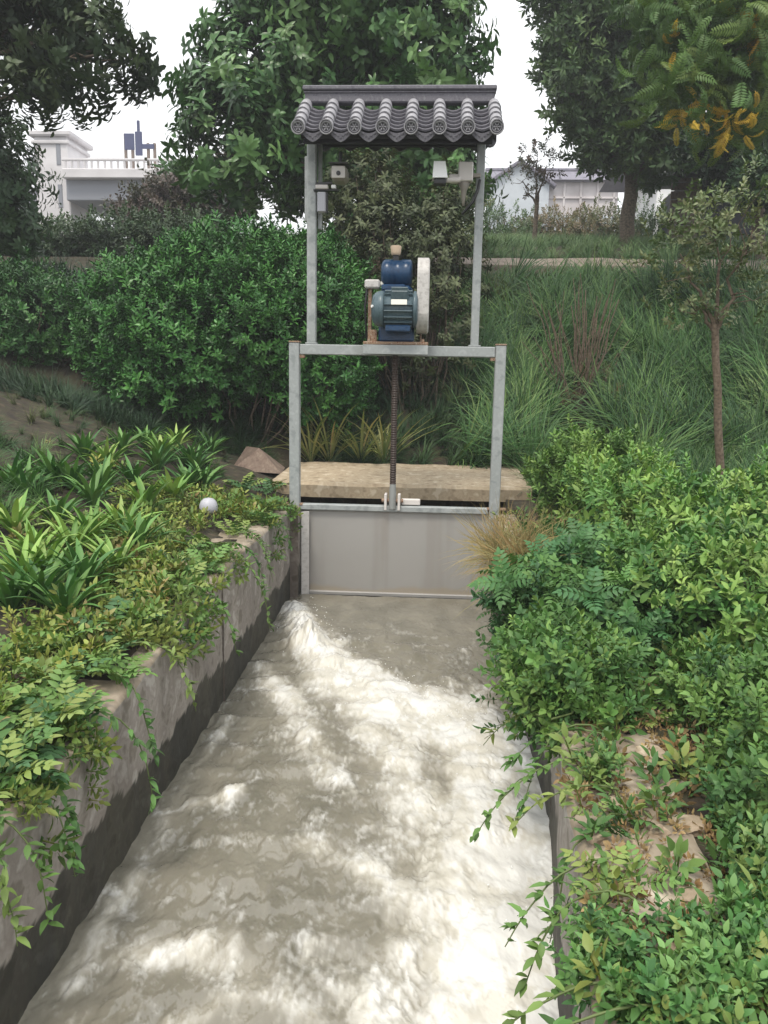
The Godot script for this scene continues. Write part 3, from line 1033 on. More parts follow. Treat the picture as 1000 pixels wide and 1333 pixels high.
func build_hoist() -> void:
	var h := thing("gate_hoist", "navy blue electric gate hoist with grey belt guard bolted to the frame", "hoist", Vector3(-0.02, 1.362, -6.7))
	part(h, "base_plate", boxm(Vector3(0.0, 0.012, 0.02), Vector3(0.53, 0.024, 0.3), 0.004), M.rust)
	part(h, "base_channel", boxm(Vector3(0.0, -0.04, 0.17), Vector3(0.53, 0.075, 0.016), 0.003), M.steel)
	for x in [-0.22, 0.22]:
		for z in [-0.1, 0.13]:
			part(h, "bolt", rod([Vector3(x, 0.024, z), Vector3(x, 0.05, z)], [0.013, 0.012], 6), M.rust)
	# gearbox housing, a tapered body with a round drum across its top
	var st := stt()
	box(st, Vector3(0.0, 0.14, -0.02), Vector3(0.29, 0.24, 0.26), 0.02)
	box(st, Vector3(0.0, 0.36, -0.03), Vector3(0.25, 0.24, 0.22), 0.03)
	part(h, "housing", done(st), M.blue)
	st = stt()
	var across := Transform3D(Basis(Vector3.FORWARD, PI / 2), Vector3(-0.135, 0.58, -0.02))
	lathe(st, [Vector2(0, 0), Vector2(0.075, 0.0), Vector2(0.1, 0.012), Vector2(0.112, 0.03), Vector2(0.112, 0.09), Vector2(0.105, 0.095), Vector2(0.105, 0.165), Vector2(0.112, 0.17), Vector2(0.112, 0.235), Vector2(0.1, 0.25), Vector2(0.04, 0.255), Vector2(0, 0.255)], 28, across, true)
	part(h, "drum", done(st), M.blue)
	st = stt()
	box(st, Vector3(-0.03, 0.46, -0.02), Vector3(0.2, 0.05, 0.2), 0.012)
	part(h, "neck", done(st), M.blue)
	part(h, "breather_stem", rod([Vector3(-0.02, 0.68, -0.02), Vector3(-0.02, 0.735, -0.02)], [0.026, 0.022], 10), M.black)
	st = stt()
	lathe(st, [Vector2(0, 0.725), Vector2(0.036, 0.725), Vector2(0.04, 0.745), Vector2(0.041, 0.75), Vector2(0.045, 0.79), Vector2(0.042, 0.798), Vector2(0, 0.8)], 16, Transform3D(Basis.IDENTITY, Vector3(-0.02, 0, -0.02)), true)
	part(h, "breather_cap", done(st), M.cream)
	# motor across the front
	var mc := Vector3(0.0, 0.28, 0.17)
	st = stt()
	var lie := Transform3D(Basis(Vector3.FORWARD, PI / 2), mc + Vector3(-0.1, 0, 0))
	lathe(st, [Vector2(0, 0), Vector2(0.125, 0.0), Vector2(0.125, 0.24), Vector2(0, 0.24)], 30, lie, true)
	var body := part(h, "motor_body", done(st), M.motor)
	for k in 18:
		var a := TAU * k / 18.0
		var d := Vector3(0, cos(a), sin(a))
		if a > 0.72 and a < 1.32:
			continue
		part(body, "cooling_fin", boxm(mc + Vector3(0.02, 0, 0) + d * 0.134, Vector3(0.225, 0.03, 0.008), 0.002, Basis(Vector3.RIGHT, a)), M.motor)
	st = stt()
	lathe(st, [Vector2(0, -0.1), Vector2(0.06, -0.098), Vector2(0.11, -0.085), Vector2(0.135, -0.055), Vector2(0.143, -0.02), Vector2(0.143, 0.0), Vector2(0.0, 0.0)], 28, lie, true)
	var bell := part(h, "fan_cover", done(st), M.motor)
	part(bell, "screw", rod([mc + Vector3(-0.175, 0.01, 0.1), mc + Vector3(-0.19, 0.012, 0.115)], [0.013, 0.012], 8), M.white)
	st = stt()
	lathe(st, [Vector2(0, 0.24), Vector2(0.143, 0.24), Vector2(0.143, 0.262), Vector2(0.1, 0.275), Vector2(0, 0.275)], 28, lie, true)
	part(h, "end_shield", done(st), M.motor)
	var tb := part(h, "terminal_box", boxm(mc + Vector3(0.03, 0.105, 0.1), Vector3(0.14, 0.085, 0.07), 0.01, Basis(Vector3.RIGHT, 0.35)), M.motor)
	part(tb, "lid", boxm(mc + Vector3(0.03, 0.122, 0.132), Vector3(0.13, 0.075, 0.012), 0.006, Basis(Vector3.RIGHT, 0.35)), M.motor)
	part(h, "name_plate", boxm(mc + Vector3(0.028, 0.042, 0.15), Vector3(0.125, 0.042, 0.006), 0.002, Basis(Vector3.RIGHT, -0.2)), M.plate)
	part(h, "motor_foot", boxm(mc + Vector3(0.02, -0.155, 0.02), Vector3(0.2, 0.05, 0.16), 0.008), M.blue)
	# belt guard: a tall rounded box seen edge on
	st = stt()
	var gx0 := 0.165
	var gx1 := 0.262
	var rim0 := []
	for i in 40:
		var a := TAU * i / 40.0
		var cy := 0.53 if cos(a) > 0 else 0.27
		var rr := 0.165 if cos(a) > 0 else 0.175
		rim0.append(Vector3(0, cy + cos(a) * rr, 0.06 + sin(a) * rr))
	for i in 40:
		var p: Vector3 = rim0[i]
		var q: Vector3 = rim0[(i + 1) % 40]
		var c := Vector3(0, 0.4, 0.06)
		st.set_smooth_group(-1)
		var out := (p + q) * 0.5 - c
		quad(st, p + Vector3(gx0, 0, 0), p + Vector3(gx1 - 0.01, 0, 0), q + Vector3(gx1 - 0.01, 0, 0), q + Vector3(gx0, 0, 0), out)
		quad(st, p + Vector3(gx1 - 0.01, 0, 0), p.lerp(c, 0.05) + Vector3(gx1, 0, 0), q.lerp(c, 0.05) + Vector3(gx1, 0, 0), q + Vector3(gx1 - 0.01, 0, 0), out + Vector3.RIGHT * 0.1)
		tri(st, p.lerp(c, 0.05) + Vector3(gx1, 0, 0), q.lerp(c, 0.05) + Vector3(gx1, 0, 0), c + Vector3(gx1, 0, 0), Vector3.RIGHT)
		tri(st, p + Vector3(gx0, 0, 0), q + Vector3(gx0, 0, 0), c + Vector3(gx0, 0, 0), Vector3.LEFT)
	part(h, "belt_guard", done(st), M.guard)
	part(h, "guard_stay", boxm(Vector3(0.2, 0.07, 0.0), Vector3(0.014, 0.12, 0.06), 0.003), M.rust)
	# limit switch and its upright on the other side
	part(h, "upright", boxm(Vector3(-0.225, 0.235, 0.0), Vector3(0.03, 0.44, 0.05), 0.003), M.rust)
	var sw := part(h, "limit_switch", boxm(Vector3(-0.205, 0.488, 0.02), Vector3(0.125, 0.07, 0.1), 0.012), M.guard)
	part(sw, "cable_gland", rod([Vector3(-0.14, 0.49, 0.02), Vector3(-0.11, 0.49, 0.02)], [0.022, 0.018], 10), M.plate)
	part(h, "rusty_bracket", boxm(Vector3(-0.195, 0.07, 0.09), Vector3(0.075, 0.1, 0.02), 0.004), M.rust)
	part(h, "cable", rod([Vector3(-0.25, 0.47, 0.02), Vector3(-0.262, 0.3, 0.05), Vector3(-0.25, 0.1, 0.03), Vector3(-0.24, 0.02, 0.0)], [0.009, 0.009, 0.009, 0.009], 6), M.black)

func build_devices() -> void:
	# left camera
	var c := thing("security_camera", "beige square-faced security camera with round dark lens under the tiled roof", "camera", Vector3(-0.5, 2.7, -6.62))
	part(c, "housing", boxm(Vector3(0, -0.005, -0.05), Vector3(0.13, 0.115, 0.2), 0.03), M.beige)
	part(c, "face_plate", boxm(Vector3(0, -0.005, 0.052), Vector3(0.105, 0.09, 0.01), 0.004), M.offwhite)
	part(c, "lens", rod([Vector3(0, -0.015, 0.05), Vector3(0, -0.015, 0.064)], [0.019, 0.017], 16), M.black)
	part(c, "sun_visor", boxm(Vector3(0, 0.06, -0.02), Vector3(0.15, 0.01, 0.23), 0.004, Basis(Vector3.RIGHT, 0.05)), M.darkgrey)
	part(c, "hanger", rod([Vector3(0, 0.06, -0.05), Vector3(0.005, 0.17, -0.05)], [0.014, 0.014], 8), M.darkgrey)
	part(c, "arm", rod([Vector3(-0.22, -0.075, -0.06), Vector3(-0.06, -0.065, -0.05)], [0.014, 0.012], 8), M.darkgrey)
	var a := thing("camera_bracket", "white two-piece bracket on the post beside the beige camera", "bracket", Vector3(-0.69, 2.595, -6.64))
	part(a, "block", boxm(Vector3(0.05, 0.0, 0), Vector3(0.1, 0.032, 0.05), 0.005), M.offwhite)
	part(a, "end_block", boxm(Vector3(0.145, 0.002, 0), Vector3(0.036, 0.028, 0.045), 0.005), M.white)
	part(a, "rail", boxm(Vector3(0.08, -0.022, -0.01), Vector3(0.2, 0.014, 0.04), 0.003), M.black)
	var b := thing("junction_box", "pale grey narrow junction box on the canopy post", "box", Vector3(-0.662, 2.48, -6.65))
	part(b, "box_body", boxm(Vector3(0.02, 0, 0), Vector3(0.068, 0.155, 0.06), 0.006), M.greybox)
	part(b, "lid", boxm(Vector3(0.02, 0, 0.034), Vector3(0.06, 0.146, 0.008), 0.003), M.greybox)
	part(b, "seam", boxm(Vector3(0.06, -0.004, -0.01), Vector3(0.014, 0.16, 0.05), 0.003), M.black)
	# right: white camera housing and white box on a tapered mount, with a cable
	var w := thing("camera_housing", "bright white tapered camera hood below the tiled roof", "camera_housing", Vector3(0.3, 2.7, -6.55))
	var st := stt()
	var q := [Vector3(-0.048, 0.062, 0.04), Vector3(0.042, 0.062, 0.04), Vector3(0.062, -0.062, 0.06), Vector3(-0.056, -0.062, 0.06)]
	for k in 4:
		var p0: Vector3 = q[k]
		var p1: Vector3 = q[(k + 1) % 4]
		quad(st, p0, p1, p1 - Vector3(0, 0, 0.12), p0 - Vector3(0, 0, 0.12), (p0 + p1) * Vector3(1, 1, 0))
	quad(st, q[0], q[1], q[2], q[3], Vector3(0, 0, 1))
	quad(st, q[0] - Vector3(0, 0, 0.12), q[1] - Vector3(0, 0, 0.12), q[2] - Vector3(0, 0, 0.12), q[3] - Vector3(0, 0, 0.12), Vector3(0, 0, -1))
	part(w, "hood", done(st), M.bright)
	part(w, "underside", boxm(Vector3(0.003, -0.085, 0.0), Vector3(0.1, 0.042, 0.09), 0.008), M.black)
	part(w, "arm", rod([Vector3(0.05, -0.07, 0.0), Vector3(0.16, -0.06, -0.02)], [0.02, 0.022], 8), M.offwhite)
	var d := thing("control_box", "off-white square control box on a tapered mount beside the canopy post", "box", Vector3(0.505, 2.71, -6.64))
	part(d, "box_body", boxm(Vector3(0, 0.0, 0), Vector3(0.115, 0.145, 0.09), 0.008), M.offwhite)
	part(d, "shelf", boxm(Vector3(-0.06, -0.045, -0.01), Vector3(0.14, 0.06, 0.07), 0.01), M.offwhite)
	st = stt()
	lathe(st, [Vector2(0, -0.07), Vector2(0.05, -0.075), Vector2(0.026, -0.13), Vector2(0.014, -0.2), Vector2(0.01, -0.25), Vector2(0, -0.25)], 14, Transform3D(Basis.IDENTITY, Vector3(-0.01, 0, -0.01)), true)
	part(d, "mount", done(st), M.beige)
	part(d, "strap", boxm(Vector3(0.085, -0.02, -0.01), Vector3(0.07, 0.03, 0.03), 0.004), M.beige)
	tag(part(self, "cable", rod([Vector3(0.62, 2.66, -6.66), Vector3(0.605, 2.58, -6.64), Vector3(0.57, 2.49, -6.63), Vector3(0.52, 2.43, -6.64), Vector3(0.49, 2.4, -6.66)], [0.014, 0.013, 0.013, 0.012, 0.01], 8), M.black), "thick black cable curving down from the post to the tapered mount", "cable")

# ---------------------------------------------------------------- far things
func build_background() -> void:
	# long pale house with gabled wings behind the embankment
	var z := -46.0
	var p0 := at(652, 300, z)
	var p1 := at(790, 300, z)
	var eave := at(720, 236, z).y
	var ridge := at(720, 204, z).y
	var hs := thing("house", "long pale house with mauve-grey roof seen between the canopy and the leafy tree", "house", Vector3((p0.x + p1.x) * 0.5, 4.0, z))
	var w := p1.x - p0.x + 1.0
	part(hs, "wall", boxm(Vector3(0, (eave - 4.0) * 0.5, -3.0), Vector3(w, eave - 4.0, 6.0), 0.03), M.plaster)
	var st := stt()
	for s in [1.0, -1.0]:
		quad(st, Vector3(-w * 0.5 - 0.3, eave - 4.0, -3.0 + s * 3.4), Vector3(w * 0.5 + 0.3, eave - 4.0, -3.0 + s * 3.4), Vector3(w * 0.5 + 0.3, ridge - 4.0, -3.0), Vector3(-w * 0.5 - 0.3, ridge - 4.0, -3.0), Vector3(0, 1, s))
	quad(st, Vector3(-w * 0.5 - 0.3, eave - 4.05, 0.4), Vector3(w * 0.5 + 0.3, eave - 4.05, 0.4), Vector3(w * 0.5 + 0.3, eave - 4.05, -6.4), Vector3(-w * 0.5 - 0.3, eave - 4.05, -6.4), Vector3.DOWN)
	part(hs, "roof", done(st), M.roofgrey)
	part(hs, "ridge", boxm(Vector3(0, ridge - 3.95, -3.0), Vector3(w + 0.6, 0.16, 0.3), 0.03), M.roofgrey)
	var gx := at(676, 250, z + 0.6)
	var gt := at(676, 213, z + 0.6).y - 4.0
	var ge := at(676, 240, z + 0.6).y - 4.0
	var lx := gx.x - hs.position.x
	st = stt()
	for e in [0.6, -1.0]:
		tri(st, Vector3(lx - 1.6, ge, e), Vector3(lx + 1.6, ge, e), Vector3(lx, gt, e), Vector3(0, 0, e))
	quad(st, Vector3(lx - 1.6, ge, 0.6), Vector3(lx + 1.6, ge, 0.6), Vector3(lx + 1.6, 0, 0.6), Vector3(lx - 1.6, 0, 0.6), Vector3(0, 0, 1))
	for s in [-1.0, 1.0]:
		quad(st, Vector3(lx + s * 1.6, ge, 0.6), Vector3(lx + s * 1.6, 0, 0.6), Vector3(lx + s * 1.6, 0, -1.0), Vector3(lx + s * 1.6, ge, -1.0), Vector3(s, 0, 0))
	part(hs, "gable_wing", done(st), M.blueplaster)
	st = stt()
	for s in [-1.0, 1.0]:
		quad(st, Vector3(lx, gt + 0.12, 0.85), Vector3(lx + s * 1.95, ge - 0.12, 0.85), Vector3(lx + s * 1.95, ge - 0.12, -1.2), Vector3(lx, gt + 0.12, -1.2), Vector3(s, 1, 0))
		box(st, Vector3(lx + s * 0.97, (gt + ge) * 0.5, 0.78), Vector3(2.3, 0.16, 0.14), 0.02, Basis(Vector3(0, 0, 1), -s * atan2(gt - ge + 0.24, 1.95)))
	part(hs, "gable_roof", done(st), M.roofgrey)
	part(hs, "base_band", boxm(Vector3(0.2, at(700, 282, z).y - 4.4, 0.06), Vector3(w, 0.9, 0.1), 0.02), M.blueplaster)
	for k in 4:
		part(hs, "pilaster", boxm(Vector3(lx + 2.5 + k * 0.9, (eave - 4.0) * 0.5, 0.05), Vector3(0.12, eave - 4.1, 0.12), 0.02), M.plaster)
	part(hs, "string_course", boxm(Vector3(0.0, at(740, 258, z).y - 4.0, 0.05), Vector3(w, 0.1, 0.12), 0.02), M.plaster)
	# a second house, its end wall very pale
	z = -36.0
	var q0 := at(852, 300, z)
	var q1 := at(905, 300, z)
	eave = at(870, 216, z).y
	ridge = at(870, 196, z).y
	var h2 := thing("house", "white-walled house with slate grey roof behind the leafy tree", "house", Vector3((q0.x + q1.x) * 0.5, 4.0, z))
	w = q1.x - q0.x
	part(h2, "wall", boxm(Vector3(0, (eave - 4.0) * 0.5, -2.0), Vector3(w, eave - 4.0, 4.0), 0.03), M.white)
	st = stt()
	for s in [1.0, -1.0]:
		quad(st, Vector3(-w * 0.5 - 1.6, eave - 4.1, -2.0 + s * 2.4), Vector3(w * 0.5 + 0.3, eave - 4.1, -2.0 + s * 2.4), Vector3(w * 0.5 + 0.3, ridge - 3.9, -2.0), Vector3(-w * 0.5 - 1.3, ridge - 3.9, -2.0), Vector3(0, 1, s))
	part(h2, "roof", done(st), M.roofgrey)
	part(h2, "eave_board", boxm(Vector3(0, eave - 4.1, 0.36), Vector3(w + 0.5, 0.14, 0.08), 0.02), M.roofgrey)
	# dark wooden shed on the embankment
	z = -17.5
	var s0 := at(872, 330, z)
	var s1 := at(1050, 330, z)
	var topy := at(880, 226, z).y
	var gy := hgt(s0.x, z)
	var sh := thing("wooden_shed", "dark shed with plank end wall and black roof under the yellowing tree", "shed", Vector3((s0.x + s1.x) * 0.5, gy, z))
	w = s1.x - s0.x
	var hh := topy - gy
	part(sh, "body", boxm(Vector3(0.25, hh * 0.5, -1.2), Vector3(w - 0.3, hh, 2.3), 0.02), M.shedroof)
	var np := 9
	for k in np:
		part(sh, "plank", boxm(Vector3(-w * 0.5 + 0.24, hh * (k + 0.5) / np, 0.0), Vector3(0.62, hh / np - 0.02, 0.05), 0.008), M.planks)
	part(sh, "corner_post", boxm(Vector3(-w * 0.5 + 0.6, hh * 0.5, 0.03), Vector3(0.1, hh, 0.1), 0.01), M.shedroof)
	st = stt()
	box(st, Vector3(0.1, hh + 0.12, -1.0), Vector3(w + 0.6, 0.12, 3.4), 0.02, Basis(Vector3.RIGHT, 0.14))
	part(sh, "roof", done(st), M.shedroof)
	# road bridge far behind the hedge
	z = -42.0
	var pl := at(64, 290, z)
	var pr := at(106, 290, z)
	var pt := at(85, 186, z).y
	var br := thing("bridge", "pale road bridge with railing and thick white pier beyond the hedge", "bridge", Vector3(pl.x, 4.0, z))
	w = pr.x - pl.x
	part(br, "pier", boxm(Vector3(w * 0.5, (pt - 4.0) * 0.5, 0), Vector3(w, pt - 4.0, 2.4), 0.05), M.bridge)
	part(br, "pier_cap", boxm(Vector3(w * 0.5, pt - 4.0 + 0.1, 0), Vector3(w + 0.5, 0.26, 2.8), 0.06), M.bridge)
	part(br, "pier_cornice", boxm(Vector3(w * 0.5, pt - 4.3, 0), Vector3(w + 0.24, 0.18, 2.6), 0.04), M.bridge)
	for k in 2:
		part(br, "niche", boxm(Vector3(w * 0.72, [at(85, 262, z).y, at(85, 208, z).y][k] - 4.0, 1.21), Vector3(0.22, 1.1, 0.05), 0.02), M.girder)
	part(br, "pier_wing", boxm(Vector3(-w * 0.45, 3.0, -0.4), Vector3(w * 0.85, 6.5, 1.6), 0.05), M.girder)
	var d0 := at(106, 225, z + 1.9)
	var d1 := at(330, 234, z + 1.9)
	var dl := d1.x - d0.x
	var dy := at(150, 226, z + 1.9).y - 4.0
	part(br, "deck", boxm(Vector3(w + dl * 0.5, dy, -0.5), Vector3(dl, 0.45, 5.0), 0.04), M.bridge)
	part(br, "girder", boxm(Vector3(w + dl * 0.5, at(150, 246, z + 1.6).y - 4.0, -0.4), Vector3(dl, 1.1, 4.0), 0.04), M.girder)
	var ry := at(150, 208, z + 1.9).y - 4.0
	part(br, "handrail", boxm(Vector3(w + dl * 0.5, ry, 1.9), Vector3(dl, 0.12, 0.14), 0.02), M.bridge)
	for k in 26:
		part(br, "baluster", boxm(Vector3(w + dl * (k + 0.5) / 26.0, (ry + dy) * 0.5 + 0.1, 1.9), Vector3(0.1, ry - dy - 0.2, 0.1), 0.015), M.bridge)
	# sign gantry on the bridge
	var gb := at(160, 218, z)
	var ge2 := at(198, 218, z)
	var gtop := at(165, 170, z).y
	var sg := thing("sign_gantry", "dark blue sign boards on thin posts above the bridge railing", "sign", Vector3(gb.x, dy + 4.2, z - 0.5))
	var gh := gtop - dy - 4.2
	var gw := ge2.x - gb.x
	for k in [0.0, 0.24, 0.78, 1.0]:
		part(sg, "post", boxm(Vector3(gw * k, gh * (0.5 if k < 0.5 else 0.4), 0), Vector3(0.14, gh * (1.0 if k < 0.5 else 0.8), 0.14), 0.02), M.planks)
	part(sg, "sign_board", boxm(Vector3(gw * 0.16, gh * 0.82, 0.1), Vector3(gw * 0.34, gh * 0.34, 0.08), 0.02), M.signblue)
	part(sg, "sign_board", boxm(Vector3(gw * 0.48, gh * 0.78, 0.1), Vector3(gw * 0.24, gh * 0.5, 0.08), 0.02), M.signblue)
	part(sg, "sign_board", boxm(Vector3(gw * 0.8, gh * 0.72, 0.1), Vector3(gw * 0.4, gh * 0.1, 0.08), 0.02), M.signblue)
	part(sg, "mast", boxm(Vector3(gw * 0.46, gh * 1.02, 0), Vector3(0.13, gh * 0.5, 0.13), 0.02), M.signblue)

# ---------------------------------------------------------------- planting
func lobe(px: float, py: float, z: float, rx: float, ry: float, rz: float) -> Array:     # centre at a pixel and a depth, radii in metres
	return [at(px, py, z), Vector3(rx, ry, rz)]

func build_trees() -> void:
	var dark := [Color(0.022, 0.05, 0.026), Color(0.034, 0.075, 0.034), Color(0.05, 0.1, 0.042)]
	# the broad tree behind the hoist
	var b := at(505, 330, -12.0)
	b.y = hgt(b.x, b.z)
	tree("large dark leafy tree rising behind the tiled canopy", "broadleaf_tree", b, at(490, 235, -12.0), 0.17, 0.12,
		[lobe(345, 95, -12.0, 0.8, 1.1, 1.0), lobe(420, 20, -12.2, 1.2, 1.2, 1.3), lobe(530, 50, -12.0, 1.05, 1.3, 1.2), lobe(310, 190, -11.6, 0.75, 0.8, 0.9), lobe(410, 180, -12.4, 1.2, 1.0, 1.0), lobe(540, 160, -12.4, 0.95, 1.0, 1.0), lobe(460, -110, -12.4, 1.7, 1.2, 1.6), lobe(585, 235, -12.0, 0.4, 0.6, 0.6), lobe(480, 250, -12.6, 1.3, 0.9, 0.8)],
		M.bark, S.lance, M.gloss_leaf, 900, 5, 0.12, 0.75, 1.15, [Color(0.045, 0.105, 0.04), Color(0.085, 0.18, 0.06), Color(0.15, 0.27, 0.09)], 0.6, 0.1, 0.3)
	# the tree that hangs in from beyond the frame
	b = at(-150, 420, -9.6)
	b.y = hgt(b.x, b.z)
	tree("dark drooping tree overhanging the bridge pier, its trunk out of view", "drooping_tree", b, at(-130, 120, -9.6), 0.16, 0.1,
		[lobe(50, 55, -9.4, 0.7, 0.6, 0.7), lobe(125, 72, -9.2, 0.4, 0.36, 0.45), lobe(10, -40, -9.6, 1.0, 0.7, 1.0), lobe(-60, 90, -9.7, 0.45, 0.6, 0.7), lobe(95, -10, -9.6, 0.45, 0.36, 0.5), lobe(70, 120, -9.3, 0.3, 0.2, 0.3)],
		M.bark, S.lance, M.leaf, 270, 4, 0.1, 0.55, 0.9, [Color(0.03, 0.05, 0.028), Color(0.05, 0.08, 0.038), Color(0.075, 0.105, 0.045)], 0.5, -0.35, 0.2)
	b = at(-30, 420, -11.0)
	b.y = hgt(b.x, b.z)
	tree("pale mid-green young tree at the foot of the bridge pier", "young_tree", b, at(0, 290, -11.0), 0.07, 0.05,
		[lobe(0, 245, -10.8, 0.35, 0.6, 0.5), lobe(-30, 190, -11.0, 0.35, 0.5, 0.5), lobe(15, 290, -10.8, 0.3, 0.25, 0.4)],
		M.bark, S.lance, M.leaf, 130, 5, 0.12, 0.5, 0.8, [Color(0.05, 0.1, 0.05), Color(0.09, 0.15, 0.08), Color(0.08, 0.14, 0.05)], 0.6, 0.1, 0.3)
	# the round tree beyond the path
	b = at(815, 338, -16.3)
	b.y = hgt(b.x, b.z)
	tree("tall rounded green tree with bare trunk beyond the path", "round_tree", b, at(822, 225, -16.3), 0.16, 0.12,
		[lobe(780, 60, -16.3, 1.1, 1.0, 1.2), lobe(830, -20, -16.3, 1.7, 1.2, 1.6), lobe(755, 120, -16.0, 0.5, 0.6, 0.7), lobe(810, 150, -16.4, 1.0, 0.8, 1.1), lobe(790, 195, -16.0, 0.5, 0.3, 0.6), lobe(850, 200, -16.5, 0.6, 0.5, 0.8), lobe(870, 90, -16.5, 1.0, 1.1, 1.0)],
		M.bark, S.broad, M.leaf, 1000, 6, 0.13, 1.3, 2.0, [Color(0.055, 0.1, 0.045), Color(0.085, 0.15, 0.058), Color(0.13, 0.2, 0.075)], 0.6, 0.2, 0.35)
	# feathery tree turning yellow
	b = at(1180, 420, -10.5)
	b.y = hgt(b.x, b.z)
	var yl := tree("feathery green tree with clusters of leaves turned yellow", "feathery_tree", b, at(1130, 130, -10.5), 0.16, 0.11,
		[lobe(930, 40, -10.4, 0.75, 0.6, 0.8), lobe(990, 100, -10.4, 0.7, 0.65, 0.8), lobe(880, 110, -10.3, 0.4, 0.35, 0.5), lobe(1000, -40, -10.6, 1.1, 0.7, 1.0), lobe(870, 10, -10.4, 0.4, 0.4, 0.5)],
		M.bark, S.pinnate, M.leaf, 360, 5, 0.14, 0.75, 1.15, [Color(0.1, 0.18, 0.04), Color(0.07, 0.15, 0.045), Color(0.17, 0.24, 0.05)], 0.5, -0.1, 0.25)
	scatter(yl, "yellow_leaves", S.pinnate, M.leaf, moved(in_lobes([lobe(905, 150, -10.0, 0.24, 0.13, 0.2), lobe(945, 145, -10.0, 0.2, 0.12, 0.2), lobe(875, 62, -10.0, 0.12, 0.1, 0.1), lobe(992, 50, -10.0, 0.1, 0.14, 0.1), lobe(955, 165, -10.0, 0.1, 0.08, 0.1), lobe(930, 5, -10.0, 0.12, 0.06, 0.1)], 30, 2, 0.09, 0.5, 0.8, [Color(0.55, 0.34, 0.03), Color(0.65, 0.46, 0.06), Color(0.5, 0.27, 0.03)], 0.3, -0.5, 0.2), b))
	# the dark evergreen behind the feathery one
	b = at(990, 320, -14.5)
	b.y = hgt(b.x, b.z)
	tree("dark dense evergreen behind the feathery tree, beside the shed", "evergreen_tree", b, at(985, 250, -14.5), 0.14, 0.1,
		[lobe(960, 175, -14.6, 0.8, 0.5, 0.8), lobe(1000, 160, -14.6, 0.9, 0.8, 0.9), lobe(1010, 230, -13.6, 0.45, 0.4, 0.5)],
		M.bark, S.broad, M.gloss_leaf, 420, 6, 0.12, 1.0, 1.6, dark, 0.6, 0.2, 0.3)
	# slender tree on the bank
	b = on_ground(942, 668)
	var f := at(931, 430, b.z)
	tree("slender brown-trunked tree with sparse olive leaves on the right bank", "slender_tree", b, f, 0.036, 0.028,
		[lobe(885, 330, b.z, 0.28, 0.36, 0.3), lobe(935, 290, b.z, 0.34, 0.3, 0.34), lobe(980, 300, b.z, 0.3, 0.42, 0.3), lobe(900, 390, b.z, 0.2, 0.16, 0.22), lobe(960, 380, b.z, 0.22, 0.2, 0.22)],
		M.brown_bark, S.small, M.leaf, 90, 3, 0.06, 0.6, 1.0, [Color(0.1, 0.15, 0.06), Color(0.15, 0.2, 0.085), Color(0.24, 0.26, 0.14), Color(0.08, 0.13, 0.05)], 0.6, 0.3, 0.3)
	# sapling beyond the path
	b = at(695, 322, -17.5)
	b.y = hgt(b.x, b.z)
	tree("thin sapling with sparse reddish top leaves beyond the path", "sapling", b, at(699, 268, -17.5), 0.055, 0.045,
		[lobe(680, 235, -17.5, 0.3, 0.2, 0.3), lobe(712, 215, -17.5, 0.28, 0.28, 0.3), lobe(700, 205, -17.5, 0.3, 0.2, 0.3)],
		M.bark, S.small, M.leaf, 34, 3, 0.08, 0.9, 1.4, [Color(0.1, 0.09, 0.06), Color(0.07, 0.09, 0.05), Color(0.14, 0.08, 0.07)], 0.6, 0.4, 0.3)

